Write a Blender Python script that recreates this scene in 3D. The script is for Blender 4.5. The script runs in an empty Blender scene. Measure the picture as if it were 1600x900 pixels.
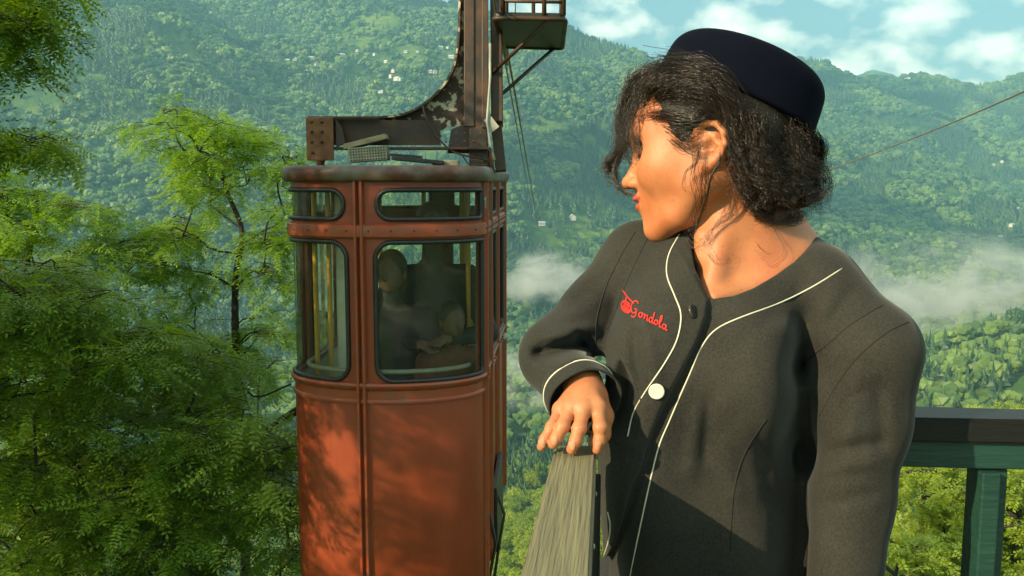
import bpy, bmesh, math, random
import numpy as np
from mathutils import Vector, Matrix
from mathutils.bvhtree import BVHTree
from mathutils import noise as mnoise

# ------------------------------------------------------------------ camera
F = 1400.0                       # focal length in pixels of the 1600 px wide photograph
PITCH = math.atan(165 / F)       # camera looks slightly down
CP, SP = math.cos(PITCH), math.sin(PITCH)
CAMZ = 1.5
scene = bpy.context.scene
C = scene.collection
cam_d = bpy.data.cameras.new('camera')
cam_d.sensor_width = 36.0
cam_d.lens = F / 1600 * 36.0
cam_d.clip_start = 0.05
cam_d.clip_end = 20000
cam = bpy.data.objects.new('camera', cam_d)
C.objects.link(cam)
cam.location = (0, 0, CAMZ)
cam.rotation_euler = (math.pi / 2 - PITCH, 0, 0)
scene.camera = cam

# ------------------------------------------------------------------ sky and sun
SUN_EL = math.radians(26)
SUN_AZ = math.radians(-127)      # clockwise from +Y
sun_dir = Vector((math.sin(SUN_AZ) * math.cos(SUN_EL), math.cos(SUN_AZ) * math.cos(SUN_EL), math.sin(SUN_EL)))
world = bpy.data.worlds.new('World')
scene.world = world
world.use_nodes = True
wn, wl = world.node_tree.nodes, world.node_tree.links
wn.clear()
w_out = wn.new('ShaderNodeOutputWorld')
w_bg = wn.new('ShaderNodeBackground')
w_sky = wn.new('ShaderNodeTexSky')
w_sky.sky_type = 'NISHITA'
w_sky.sun_disc = False
w_sky.sun_elevation = SUN_EL
w_sky.sun_rotation = SUN_AZ
w_sky.air_density = 1.0
w_sky.dust_density = 1.2
w_sky.ozone_density = 1.5
w_bg.inputs['Strength'].default_value = 0.05
# cumulus clouds, laid out on a plane overhead, over the whole sky
w_tc = wn.new('ShaderNodeTexCoord')
w_sep = wn.new('ShaderNodeSeparateXYZ')
wl.new(w_tc.outputs['Generated'], w_sep.inputs[0])
w_z = wn.new('ShaderNodeMath'); w_z.operation = 'MAXIMUM'; w_z.inputs[1].default_value = 0.0
wl.new(w_sep.outputs['Z'], w_z.inputs[0])
w_za = wn.new('ShaderNodeMath'); w_za.operation = 'ADD'; w_za.inputs[1].default_value = 0.55
wl.new(w_z.outputs[0], w_za.inputs[0])
w_dx = wn.new('ShaderNodeMath'); w_dx.operation = 'DIVIDE'
w_dy = wn.new('ShaderNodeMath'); w_dy.operation = 'DIVIDE'
wl.new(w_sep.outputs['X'], w_dx.inputs[0]); wl.new(w_za.outputs[0], w_dx.inputs[1])
wl.new(w_sep.outputs['Y'], w_dy.inputs[0]); wl.new(w_za.outputs[0], w_dy.inputs[1])
w_cmb = wn.new('ShaderNodeCombineXYZ')
wl.new(w_dx.outputs[0], w_cmb.inputs[0]); wl.new(w_dy.outputs[0], w_cmb.inputs[1])
w_no = wn.new('ShaderNodeTexNoise')
w_no.inputs['Scale'].default_value = 7.5
w_no.inputs['Detail'].default_value = 7
w_no.inputs['Roughness'].default_value = 0.5
w_no.inputs['Distortion'].default_value = 0.0
wl.new(w_cmb.outputs[0], w_no.inputs['Vector'])
w_rmp = wn.new('ShaderNodeValToRGB')
w_rmp.color_ramp.elements[0].position = 0.46; w_rmp.color_ramp.elements[0].color = (0, 0, 0, 1)
w_rmp.color_ramp.elements[1].position = 0.60; w_rmp.color_ramp.elements[1].color = (1, 1, 1, 1)
wl.new(w_no.outputs['Fac'], w_rmp.inputs[0])
w_mix = wn.new('ShaderNodeMix'); w_mix.data_type = 'RGBA'
w_mix.inputs['B'].default_value = (19, 18.5, 14.5, 1)
w_hz = wn.new('ShaderNodeMapRange'); w_hz.inputs['From Min'].default_value = 0.0; w_hz.inputs['From Max'].default_value = 0.05
wl.new(w_sep.outputs['Z'], w_hz.inputs[0])
w_cm = wn.new('ShaderNodeMath'); w_cm.operation = 'MULTIPLY'
wl.new(w_rmp.outputs[0], w_cm.inputs[0]); wl.new(w_hz.outputs[0], w_cm.inputs[1]); wl.new(w_cm.outputs[0], w_mix.inputs['Factor'])
w_tint = wn.new('ShaderNodeMix'); w_tint.data_type = 'RGBA'; w_tint.blend_type = 'MULTIPLY'
w_tint.inputs['Factor'].default_value = 1.0
w_tint.inputs['B'].default_value = (1.0, 1.10, 1.04, 1)
wl.new(w_sky.outputs[0], w_tint.inputs['A'])
wl.new(w_tint.outputs['Result'], w_mix.inputs['A'])
wl.new(w_mix.outputs['Result'], w_bg.inputs['Color'])
wl.new(w_bg.outputs[0], w_out.inputs['Surface'])

sun_d = bpy.data.lights.new('sun', 'SUN')
sun_d.energy = 5.0
sun_d.angle = math.radians(0.5)
sun_d.color = (1.0, 0.82, 0.52)
sun_o = bpy.data.objects.new('sun', sun_d)
C.objects.link(sun_o)
sun_o.rotation_euler = sun_dir.to_track_quat('Z', 'Y').to_euler()
sun_o.location = (-20, -10, 30)

scene.view_settings.view_transform = 'Standard'
scene.view_settings.look = 'None'
scene.view_settings.exposure = 1.5
scene.view_settings.gamma = 1.0
scene.view_settings.use_curve_mapping = False
scene.render.engine = 'CYCLES'
scene.cycles.use_denoising = True
scene.cycles.max_bounces = 8
scene.cycles.diffuse_bounces = 3
scene.cycles.glossy_bounces = 4
scene.cycles.transmission_bounces = 8
scene.cycles.transparent_max_bounces = 16
scene.cycles.volume_bounces = 1
scene.cycles.sample_clamp_indirect = 8

# ------------------------------------------------------------------ helpers
def cfp(px, py, d):
    """pixel of the photograph and distance -> metres in the camera's frame (right, up, forward)"""
    return np.array([(px - 800) / F * d, (450 - py) / F * d, d])
def cf2w(p):
    p = np.asarray(p, dtype=float)
    x, y, z = p[..., 0], p[..., 1], p[..., 2]
    return np.stack([x, z * CP + y * SP, CAMZ + y * CP - z * SP], -1)
def W(px, py, d):
    return Vector(cf2w(cfp(px, py, d)))
def w2cf(p):
    p = np.asarray(p, dtype=float)
    x, y, z = p[..., 0], p[..., 1], p[..., 2] - CAMZ
    return np.stack([x, y * SP + z * CP, y * CP - z * SP], -1)
def w2px(p):
    c = w2cf(p)
    return 800 + c[..., 0] / c[..., 2] * F, 450 - c[..., 1] / c[..., 2] * F

def tag(o, label=None, cat=None, group=None, kind=None):
    if label: o['label'] = label
    if cat: o['category'] = cat
    if group: o['group'] = group
    if kind: o['kind'] = kind
    return o
def empty(name, loc=(0, 0, 0), rz=0):
    o = bpy.data.objects.new(name, None)
    C.objects.link(o)
    o.location = loc; o.rotation_euler = (0, 0, rz)
    o.empty_display_size = 0.1
    return o
def mesh_np(name, verts, faces, mats=None, parent=None, smooth=False, mat_idx=None):
    """verts (n,3); faces: list of arrays, each (m,k) with one k, or a python list"""
    me = bpy.data.meshes.new(name)
    verts = np.asarray(verts, dtype=np.float32)
    if isinstance(faces, np.ndarray): faces = [faces]
    if faces and isinstance(faces[0], np.ndarray):
        nl = sum(f.size for f in faces); nf = sum(len(f) for f in faces)
        me.vertices.add(len(verts)); me.vertices.foreach_set('co', verts.ravel())
        me.loops.add(nl)
        me.loops.foreach_set('vertex_index', np.concatenate([f.ravel() for f in faces]).astype(np.int32))
        me.polygons.add(nf)
        tot = np.concatenate([np.full(len(f), f.shape[1], np.int32) for f in faces])
        st = np.concatenate([[0], np.cumsum(tot)[:-1]]).astype(np.int32)
        me.polygons.foreach_set('loop_start', st)
        me.polygons.foreach_set('loop_total', tot)
        if mat_idx is not None: me.polygons.foreach_set('material_index', np.asarray(mat_idx, np.int32))
        me.update(calc_edges=True)
    else:
        me.from_pydata([tuple(v) for v in verts], [], faces)
        if mat_idx is not None: me.polygons.foreach_set('material_index', np.asarray(mat_idx, np.int32))
    if mats:
        for m in (mats if isinstance(mats, (list, tuple)) else [mats]): me.materials.append(m)
    if smooth: me.polygons.foreach_set('use_smooth', np.ones(len(me.polygons), bool))
    me.update()
    o = bpy.data.objects.new(name, me)
    C.objects.link(o)
    if parent is not None: o.parent = parent
    return o

class MB:
    """collects simple shapes, builds them as one mesh"""
    def __init__(s): s.v = []; s.f = []
    def add(s, vs, fs):
        n = len(s.v); s.v += [tuple(v) for v in vs]; s.f += [tuple(i + n for i in f) for f in fs]; return s
    def box(s, c, sz, rot=None, bev=0.0):
        c = Vector(c); hx, hy, hz = sz[0] / 2, sz[1] / 2, sz[2] / 2
        if bev <= 0:
            vs = [Vector((x * hx, y * hy, z * hz)) for z in (-1, 1) for y in (-1, 1) for x in (-1, 1)]
            fs = [(0, 2, 3, 1), (4, 5, 7, 6), (0, 1, 5, 4), (2, 6, 7, 3), (0, 4, 6, 2), (1, 3, 7, 5)]
        else:
            bm = bmesh.new(); bmesh.ops.create_cube(bm, size=1)
            for v in bm.verts: v.co = Vector((v.co.x * 2 * hx, v.co.y * 2 * hy, v.co.z * 2 * hz))
            bmesh.ops.bevel(bm, geom=bm.edges[:], offset=bev, segments=2, affect='EDGES', profile=0.5)
            bm.verts.index_update()
            vs = [v.co.copy() for v in bm.verts]; fs = [[v.index for v in f.verts] for f in bm.faces]; bm.free()
        if rot is not None: vs = [rot @ v for v in vs]
        return s.add([v + c for v in vs], fs)
    def beam(s, a, b, w, h, up=(0, 0, 1), bev=0.0):
        a, b = Vector(a), Vector(b); d = b - a; L = d.length; y = d.normalized()
        z = Vector(up); x = y.cross(z)
        if x.length < 1e-4: x = y.cross(Vector((1, 0, 0)))
        x.normalize(); z = x.cross(y)
        return s.box((a + b) / 2, (w, L, h), Matrix((x, y, z)).transposed(), bev)
    def tube(s, pts, r, n=8, cap=True, closed=False):
        pts = [Vector(p) for p in pts]
        rs = r if isinstance(r, (list, tuple, np.ndarray)) else [r] * len(pts)
        m = len(pts); base = len(s.v)
        prev = None
        for i, p in enumerate(pts):
            if closed: t = pts[(i + 1) % m] - pts[i - 1]
            else: t = (pts[min(i + 1, m - 1)] - pts[max(i - 1, 0)])
            t.normalize()
            if prev is None:
                a = Vector((0, 0, 1)) if abs(t.z) < 0.9 else Vector((1, 0, 0))
                u = t.cross(a).normalized()
            else:
                u = prev - t * prev.dot(t)
                u = u.normalized() if u.length > 1e-6 else t.orthogonal().normalized()
            prev = u; w = t.cross(u)
            for k in range(n):
                an = 2 * math.pi * k / n
                s.v.append(tuple(p + (u * math.cos(an) + w * math.sin(an)) * rs[i]))
        rng = m if closed else m - 1
        for i in range(rng):
            for k in range(n):
                a = base + i * n + k; b = base + i * n + (k + 1) % n
                j = (i + 1) % m
                s.f.append((a, b, base + j * n + (k + 1) % n, base + j * n + k))
        if cap and not closed:
            s.f.append(tuple(base + k for k in range(n))[::-1])
            s.f.append(tuple(base + (m - 1) * n + k for k in range(n)))
        return s
    def lathe(s, c, prof, n=24, axis=None, sx=1.0, sy=1.0):
        """prof list of (r, z); axis a rotation Matrix"""
        base = len(s.v); c = Vector(c)
        for r, z in prof:
            for k in range(n):
                a = 2 * math.pi * k / n
                v = Vector((r * math.cos(a) * sx, r * math.sin(a) * sy, z))
                if axis is not None: v = axis @ v
                s.v.append(tuple(v + c))
        for i in range(len(prof) - 1):
            for k in range(n):
                s.f.append((base + i * n + k, base + i * n + (k + 1) % n, base + (i + 1) * n + (k + 1) % n, base + (i + 1) * n + k))
        s.f.append(tuple(base + k for k in range(n))[::-1])
        s.f.append(tuple(base + (len(prof) - 1) * n + k for k in range(n)))
        return s
    def build(s, name, m, parent=None, smooth=False):
        return mesh_np(name, np.array(s.v), [list(f) for f in s.f], m, parent, smooth)
def shade_auto(o, ang=35):
    me = o.data
    me.polygons.foreach_set('use_smooth', np.ones(len(me.polygons), bool))
    if hasattr(me, 'set_sharp_from_angle'): me.set_sharp_from_angle(angle=math.radians(ang))
    return o
def spline(pts, n):
    """Catmull-Rom through pts -> n points"""
    P = np.asarray(pts, float); m = len(P)
    if m == 2: return P[0] + (P[1] - P[0]) * np.linspace(0, 1, n)[:, None]
    Q = np.vstack([2 * P[0] - P[1], P, 2 * P[-1] - P[-2]])
    t = np.linspace(0, m - 1 - 1e-6, n); i = t.astype(int); u = (t - i)[:, None]
    a, b, c, d = Q[i], Q[i + 1], Q[i + 2], Q[i + 3]
    return 0.5 * (2 * b + (c - a) * u + (2 * a - 5 * b + 4 * c - d) * u ** 2 + (3 * b - a - 3 * c + d) * u ** 3)

# ------------------------------------------------------------------ materials
def nodes_of(name):
    m = bpy.data.materials.new(name); m.use_nodes = True
    return m, m.node_tree.nodes, m.node_tree.links, m.node_tree.nodes['Principled BSDF']
def mat(name, c1, c2=None, scale=8, rough=0.6, detail=5, bump=0.0, bscale=None, metal=0.0, lo=0.35, hi=0.65,
        stretch=(1, 1, 1), spec=None, rvar=0.0, sheen=0.0, bdist=0.002, turn=None):
    m, N, L, B = nodes_of(name)
    tc = N.new('ShaderNodeTexCoord'); mp = N.new('ShaderNodeMapping')
    mp.inputs['Scale'].default_value = stretch
    if turn is not None:      # grain running along a board that lies askew
        mp.vector_type = 'TEXTURE'; mp.inputs['Scale'].default_value = tuple(1 / s for s in stretch); mp.inputs['Rotation'].default_value = (0, 0, turn)
    L.new(tc.outputs['Object'], mp.inputs[0])
    B.inputs['Roughness'].default_value = rough; B.inputs['Metallic'].default_value = metal
    if spec is not None: B.inputs['Specular IOR Level'].default_value = spec
    if sheen: B.inputs['Sheen Weight'].default_value = sheen
    c2 = c2 or tuple(x * 0.7 for x in c1)
    no = N.new('ShaderNodeTexNoise'); no.inputs['Scale'].default_value = scale; no.inputs['Detail'].default_value = detail
    no.inputs['Roughness'].default_value = 0.6
    L.new(mp.outputs[0], no.inputs['Vector'])
    r = N.new('ShaderNodeValToRGB'); r.name = 'ramp'
    r.color_ramp.elements[0].position = lo; r.color_ramp.elements[0].color = (*c1, 1)
    r.color_ramp.elements[1].position = hi; r.color_ramp.elements[1].color = (*c2, 1)
    L.new(no.outputs['Fac'], r.inputs[0]); L.new(r.outputs[0], B.inputs['Base Color'])
    if rvar:
        mr = N.new('ShaderNodeMapRange'); mr.inputs['To Min'].default_value = rough - rvar; mr.inputs['To Max'].default_value = rough + rvar
        mr.inputs['From Min'].default_value = .3; mr.inputs['From Max'].default_value = .7
        L.new(no.outputs['Fac'], mr.inputs[0]); L.new(mr.outputs[0], B.inputs['Roughness'])
    if bump:
        n2 = N.new('ShaderNodeTexNoise'); n2.inputs['Scale'].default_value = bscale or scale * 4; n2.inputs['Detail'].default_value = 6
        L.new(mp.outputs[0], n2.inputs['Vector'])
        b = N.new('ShaderNodeBump'); b.inputs['Strength'].default_value = bump; b.inputs['Distance'].default_value = bdist
        L.new(n2.outputs['Fac'], b.inputs['Height']); L.new(b.outputs[0], B.inputs['Normal'])
    return m
# ------------------------------------------------------------------ land: one sheet of terrain out to the horizon
rng = np.random.default_rng(11)
_perm = rng.permutation(512)
_perm = np.concatenate([_perm, _perm, _perm])
_grad = rng.normal(size=(512, 2)); _grad /= np.linalg.norm(_grad, axis=1)[:, None]
def pnoise(x, y):
    xi = np.floor(x).astype(int); yi = np.floor(y).astype(int)
    xf = x - xi; yf = y - yi
    u = xf * xf * xf * (xf * (xf * 6 - 15) + 10); v = yf * yf * yf * (yf * (yf * 6 - 15) + 10)
    def g(i, j, dx, dy):
        h = _perm[_perm[i & 511] + (j & 511)]
        return _grad[h, 0] * dx + _grad[h, 1] * dy
    a = g(xi, yi, xf, yf); b = g(xi + 1, yi, xf - 1, yf)
    c = g(xi, yi + 1, xf, yf - 1); d = g(xi + 1, yi + 1, xf - 1, yf - 1)
    return (a + (b - a) * u) * (1 - v) + (c + (d - c) * u) * v
def fbm(x, y, oct=5):
    s = 0; a = 1.0
    for k in range(oct):
        s = s + a * pnoise(x + 17.3 * k, y - 9.1 * k); x = x * 2.03; y = y * 2.03; a *= 0.5
    return s
def ridged(x, y, oct=4):
    s = 0; a = 1.0
    for k in range(oct):
        s = s + a * (1 - np.abs(pnoise(x + 7.7 * k, y + 3.1 * k)) * 2.2); x = x * 2.05; y = y * 2.05; a *= 0.5
    return s / 1.9
# ridge lines: (pixel x, pixel y, distance), metres fall per metre away from the crest
RIDGES = [
    ([(-500, -420, 2300), (0, -150, 1950), (90, 15, 1800), (330, 165, 1500), (470, 330, 1200), (520, 440, 1050)], 0.62),
    ([(-900, -250, 3600), (-300, -260, 3300), (100, -140, 3200), (400, -90, 3000), (720, -12, 2800), (890, 44, 2700), (1010, 98, 2550), (1110, 200, 2250), (1190, 340, 1900), (1230, 430, 1600)], 0.50),
    ([(560, -40, 2900), (600, 80, 2400), (680, 180, 2000), (740, 290, 1700), (800, 370, 1450)], 0.42),
    ([(1130, 150, 3600), (1230, 105, 3400), (1285, 98, 3200), (1380, 124, 3300), (1480, 128, 3300), (1600, 130, 3300), (1900, 60, 3300), (2300, -50, 3300)], 0.5),
    ([(1285, 98, 3200), (1320, 180, 2750), (1400, 240, 2450), (1500, 300, 2150), (1600, 345, 1900), (1680, 420, 1600)], 0.48),
    ([(1600, 130, 3300), (1590, 210, 2800), (1640, 300, 2300), (1720, 400, 1800)], 0.5),
    ([(1000, 120, 5600), (1200, 116, 5300), (1370, 112, 5200), (1450, 106, 5200), (1520, 112, 5200), (1700, 118, 5200), (2100, 90, 5200)], 0.5),
    ([(2300, 300, 750), (1900, 440, 640), (1700, 530, 580), (1560, 590, 560), (1440, 640, 560), (1330, 720, 500)], 0.42),
    ([(1900, 560, 250), (1700, 620, 220), (1580, 655, 200), (1480, 720, 180), (1420, 830, 150)], 0.5),
]
_ridge_pts = []
for pts, sl in RIDGES:
    P = cf2w(np.array([cfp(a, b, d) for a, b, d in pts]))
    P = spline(P, 40)
    _ridge_pts.append((P, sl))
FLOOR_Z = -175.0
def terrain(x, y):
    x = np.asarray(x, float); y = np.asarray(y, float)
    wx = x + 90 * fbm(x / 420, y / 420, 3); wy = y + 90 * fbm(x / 420 + 50, y / 420 + 20, 3)
    h = FLOOR_Z + 22 * fbm(x / 300, y / 300, 3)
    for P, sl in _ridge_pts:
        best = np.full(x.shape, -1e9)
        for a, b in zip(P[:-1], P[1:]):
            d = b[:2] - a[:2]; L2 = (d ** 2).sum() + 1e-9
            amp = 0.55 + 0 * x
            qx = x + (wx - x) * amp; qy = y + (wy - y) * amp
            t = np.clip(((qx - a[0]) * d[0] + (qy - a[1]) * d[1]) / L2, 0, 1)
            cx = a[0] + d[0] * t; cy = a[1] + d[1] * t
            dist = np.hypot(qx - cx, qy - cy)
            best = np.maximum(best, a[2] + (b[2] - a[2]) * t - sl * dist)
        k = 18.0
        h = np.where(best - h > 8 * k, best, h + k * np.log1p(np.exp(np.clip((best - h) / k, -30, 8))))
    r = np.hypot(x, y)
    far = np.clip((r - 500) / 1200, 0, 1)
    h = h + far * (105 * ridged(x / 520, y / 520, 4) - 74 + 7 * fbm(x / 60, y / 60, 3)) * np.clip((h - FLOOR_Z) / 120, 0.15, 1)
    # the slope under the station
    near = -2.2 - 0.50 * np.maximum(y - 3, 0) - 0.12 * np.abs(x) + 1.2 * fbm(x / 14, y / 14, 3) + 0.12 * np.clip(-y, 0, 200)
    w = np.clip((r - 60) / 260, 0, 1); w = w * w * (3 - 2 * w)
    near = np.maximum(near, FLOOR_Z)
    return near * (1 - w) + np.minimum(h, 1e9) * w

def radial_grid(n_az, radii, az0, az1):
    az = np.radians(np.linspace(az0, az1, n_az))
    R, A = np.meshgrid(radii, az, indexing='ij')
    return R * np.sin(A), R * np.cos(A)
radii = np.concatenate([np.linspace(0.5, 60, 40)[:-1], np.geomspace(60, 5700, 300)])
# fine mesh inside the field of view, coarse all round
azs = np.radians(np.concatenate([np.linspace(-180, -42, 40)[:-1], np.linspace(-42, 42, 420), np.linspace(42, 180, 40)[1:]]))
Rg, Ag = np.meshgrid(radii, azs, indexing='ij')
Xg = Rg * np.sin(Ag); Yg = Rg * np.cos(Ag)
Zg = terrain(Xg, Yg)
behind = np.clip((np.abs(np.degrees(Ag)) - 60) / 40, 0, 1)
Zg = Zg * (1 - behind) + behind * (-3 + 0.02 * np.clip(Rg, 0, 300))
Zg[:2] = np.minimum(Zg[:2], -2.0)
nr, na = Rg.shape
idx = np.arange(nr * na).reshape(nr, na)
q = np.stack([idx[:-1, :-1], idx[1:, :-1], idx[1:, 1:], idx[:-1, 1:]], -1).reshape(-1, 4)[:, ::-1]

mg, N, L, B = nodes_of('hillside')
tc = N.new('ShaderNodeTexCoord')
n1 = N.new('ShaderNodeTexNoise'); n1.inputs['Scale'].default_value = 0.006; n1.inputs['Detail'].default_value = 8
n2 = N.new('ShaderNodeTexNoise'); n2.inputs['Scale'].default_value = 0.09; n2.inputs['Detail'].default_value = 8
L.new(tc.outputs['Object'], n1.inputs['Vector']); L.new(tc.outputs['Object'], n2.inputs['Vector'])
r1 = N.new('ShaderNodeValToRGB'); r1.color_ramp.elements[0].position = .42; r1.color_ramp.elements[0].color = (.035, .085, .022, 1)
r1.color_ramp.elements[1].position = .62; r1.color_ramp.elements[1].color = (.13, .20, .04, 1)
r2 = N.new('ShaderNodeValToRGB'); r2.color_ramp.elements[0].position = .35; r2.color_ramp.elements[0].color = (.55, .6, .5, 1)
r2.color_ramp.elements[1].position = .7; r2.color_ramp.elements[1].color = (1.3, 1.15, .9, 1)
L.new(n1.outputs['Fac'], r1.inputs[0]); L.new(n2.outputs['Fac'], r2.inputs[0])
mx = N.new('ShaderNodeMix'); mx.data_type = 'RGBA'; mx.blend_type = 'MULTIPLY'; mx.inputs['Factor'].default_value = 1
L.new(r1.outputs[0], mx.inputs['A']); L.new(r2.outputs[0], mx.inputs['B']); L.new(mx.outputs['Result'], B.inputs['Base Color'])
B.inputs['Roughness'].default_value = .95; B.inputs['Specular IOR Level'].default_value = .1
bp = N.new('ShaderNodeBump'); bp.inputs['Distance'].default_value = 1.5; bp.inputs['Strength'].default_value = .6
L.new(n2.outputs['Fac'], bp.inputs['Height']); L.new(bp.outputs[0], B.inputs['Normal'])
land = mesh_np('terrain', np.stack([Xg, Yg, Zg], -1).reshape(-1, 3), q, mg, None, True)
tag(land, kind='structure')

HOUSES = [(362, 96, 'lone'), (448, 96, 0), (461, 94, 0), (487, 91, 0), (495, 104, 1), (535, 87, 0), (559, 80, 2), (586, 85, 0), (603, 97, 0), (615, 112, 0), (634, 83, 2), (652, 84, 0), (672, 113, 2), (679, 113, 0), (688, 76, 0), (700, 74, 2), (612, 121, 1), (620, 124, 0), (625, 127, 0), (595, 143, 2), (694, 92, 0), (705, 90, 0),
          (894, 342, 0), (846, 352, 2), (1564, 371, 0), (1581, 353, 0), (1590, 326, 2), (1553, 258, 0), (1432, 405, 2), (1565, 4 + 250, 0)]

# ---- forest: real trees, instanced as one mass (nobody could count them)
def leaf_mat(name, c1, c2, trans=0.3, vary=True, rough=0.5, patch=False):
    m, N, L, B = nodes_of(name)
    oi = N.new('ShaderNodeObjectInfo'); tc = N.new('ShaderNodeTexCoord')
    no = N.new('ShaderNodeTexNoise'); no.inputs['Scale'].default_value = 1.1; no.inputs['Detail'].default_value = 3
    L.new(tc.outputs['Object'], no.inputs['Vector'])
    ad = N.new('ShaderNodeMath'); ad.operation = 'ADD'
    if vary:
        L.new(oi.outputs['Random'], ad.inputs[0])
    else: ad.inputs[0].default_value = .5
    mu = N.new('ShaderNodeMath'); mu.operation = 'MULTIPLY_ADD'; mu.inputs[1].default_value = 1.6; mu.inputs[2].default_value = -.8
    L.new(no.outputs['Fac'], mu.inputs[0]); L.new(mu.outputs[0], ad.inputs[1])
    r = N.new('ShaderNodeValToRGB'); r.color_ramp.elements[0].color = (*c1, 1); r.color_ramp.elements[1].color = (*c2, 1)
    if patch:      # stands of different trees, contrast raised to paint in broad cloud shade
        ge = N.new('ShaderNodeNewGeometry'); np_ = N.new('ShaderNodeTexNoise'); np_.inputs['Scale'].default_value = .0045; np_.inputs['Detail'].default_value = 5
        L.new(ge.outputs['Position'], np_.inputs['Vector'])
        mp_ = N.new('ShaderNodeMath'); mp_.operation = 'MULTIPLY_ADD'; mp_.inputs[1].default_value = 3.6; mp_.inputs[2].default_value = -1.85
        L.new(np_.outputs['Fac'], mp_.inputs[0])
        a2 = N.new('ShaderNodeMath'); a2.operation = 'ADD'; L.new(ad.outputs[0], a2.inputs[0]); L.new(mp_.outputs[0], a2.inputs[1]); ad = a2
    L.new(ad.outputs[0], r.inputs[0]); L.new(r.outputs[0], B.inputs['Base Color'])
    B.inputs['Roughness'].default_value = rough; B.inputs['Specular IOR Level'].default_value = .3
    if trans:
        tr = N.new('ShaderNodeBsdfTranslucent'); ms = N.new('ShaderNodeMixShader'); ms.inputs[0].default_value = trans
        hs = N.new('ShaderNodeHueSaturation'); hs.inputs['Saturation'].default_value = 1.15; hs.inputs['Value'].default_value = 1.5
        hs.inputs['Hue'].default_value = .485
        L.new(r.outputs[0], hs.inputs['Color']); L.new(hs.outputs[0], tr.inputs['Color'])
        L.new(B.outputs[0], ms.inputs[1]); L.new(tr.outputs[0], ms.inputs[2])
        L.new(ms.outputs[0], N['Material Output'].inputs['Surface'])
    return m
M_DECID = leaf_mat('far_broadleaf', (.020, .062, .018), (.13, .20, .036), 0.12, patch=True)
M_CONIF = leaf_mat('far_conifer', (.012, .042, .018), (.05, .10, .028), 0.05, patch=True)
def blob_tree(seed):
    r = random.Random(seed); bm = bmesh.new()
    for k in range(7):
        a = r.uniform(0, 6.28); rad = r.uniform(0, .32) if k else 0
        c = Vector((math.cos(a) * rad, math.sin(a) * rad, r.uniform(.42, .80)))
        s = r.uniform(.17, .27) if k else .32
        g = bmesh.ops.create_icosphere(bm, subdivisions=1, radius=s)
        for v in g['verts']:
            v.co = v.co * r.uniform(.75, 1.22); v.co.z *= .85; v.co += c
    bmesh.ops.create_cone(bm, segments=5, radius1=.035, radius2=.02, depth=.5, matrix=Matrix.Translation((0, 0, .2)))
    me = bpy.data.meshes.new('broadleaf'); bm.to_mesh(me); bm.free(); me.materials.append(M_DECID)
    return bpy.data.objects.new('broadleaf', me)
def cone_tree(seed):
    r = random.Random(seed); bm = bmesh.new()
    z = .12
    for k in range(6):
        rad = .21 * (1 - k / 6.3) * r.uniform(.85, 1.15); hh = .26
        n = 8; base = []
        for i in range(n):
            a = i / n * 6.283 + k; q = rad * (1 if i % 2 else .55) * r.uniform(.8, 1.15)
            base.append(bm.verts.new((math.cos(a) * q, math.sin(a) * q, z + r.uniform(-.02, .02))))
        top = bm.verts.new((0, 0, z + hh))
        for i in range(n): bm.faces.new((base[i], base[(i + 1) % n], top))
        bm.faces.new(base[::-1]); z += .125
    bmesh.ops.create_cone(bm, segments=5, radius1=.02, radius2=.012, depth=.3, matrix=Matrix.Translation((0, 0, .1)))
    me = bpy.data.meshes.new('conifer'); bm.to_mesh(me); bm.free(); me.materials.append(M_CONIF)
    return bpy.data.objects.new('conifer', me)
def scatter(name, pts, scales, sources, seed, kindlabel):
    me = bpy.data.meshes.new(name)
    me.vertices.add(len(pts)); me.vertices.foreach_set('co', np.asarray(pts, np.float32).ravel())
    at = me.attributes.new('sc', 'FLOAT', 'POINT'); at.data.foreach_set('value', np.asarray(scales, np.float32))
    o = bpy.data.objects.new(name, me); C.objects.link(o)
    col = bpy.data.collections.new(name + '_sources')
    for s in sources: col.objects.link(s)
    ng = bpy.data.node_groups.new(name, 'GeometryNodeTree')
    ng.interface.new_socket('Geometry', in_out='INPUT', socket_type='NodeSocketGeometry')
    ng.interface.new_socket('Geometry', in_out='OUTPUT', socket_type='NodeSocketGeometry')
    n = ng.nodes; l = ng.links
    gi = n.new('NodeGroupInput'); go = n.new('NodeGroupOutput'); ip = n.new('GeometryNodeInstanceOnPoints')
    ci = n.new('GeometryNodeCollectionInfo'); ci.inputs['Collection'].default_value = col
    ci.inputs['Separate Children'].default_value = True; ci.inputs['Reset Children'].default_value = True
    ip.inputs['Pick Instance'].default_value = True
    rv = n.new('FunctionNodeRandomValue'); rv.data_type = 'FLOAT_VECTOR'
    rv.inputs['Min'].default_value = (-.06, -.06, 0); rv.inputs['Max'].default_value = (.06, .06, 6.283); rv.inputs['Seed'].default_value = seed
    na_ = n.new('GeometryNodeInputNamedAttribute'); na_.data_type = 'FLOAT'; na_.inputs['Name'].default_value = 'sc'
    l.new(gi.outputs[0], ip.inputs['Points']); l.new(ci.outputs[0], ip.inputs['Instance'])
    l.new(rv.outputs[0], ip.inputs['Rotation'])
    l.new(na_.outputs[0], ip.inputs['Scale']); l.new(ip.outputs[0], go.inputs[0])
    md = o.modifiers.new('scatter', 'NODES'); md.node_group = ng
    tag(o, label=kindlabel[0], cat=kindlabel[1], kind='stuff')
    return o
def fan_points(n, r0, r1, seed, a0=-33, a1=33):
    g = np.random.default_rng(seed)
    r = np.sqrt(g.uniform(r0 ** 2, r1 ** 2, n)); a = np.radians(g.uniform(a0, a1, n))
    return r * np.sin(a), r * np.cos(a), g
x, y, g = fan_points(150000, 170, 4600, 3)
z = terrain(x, y)
r = np.hypot(x, y)
meadow = fbm(x / 260 + 3, y / 260, 4)
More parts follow.
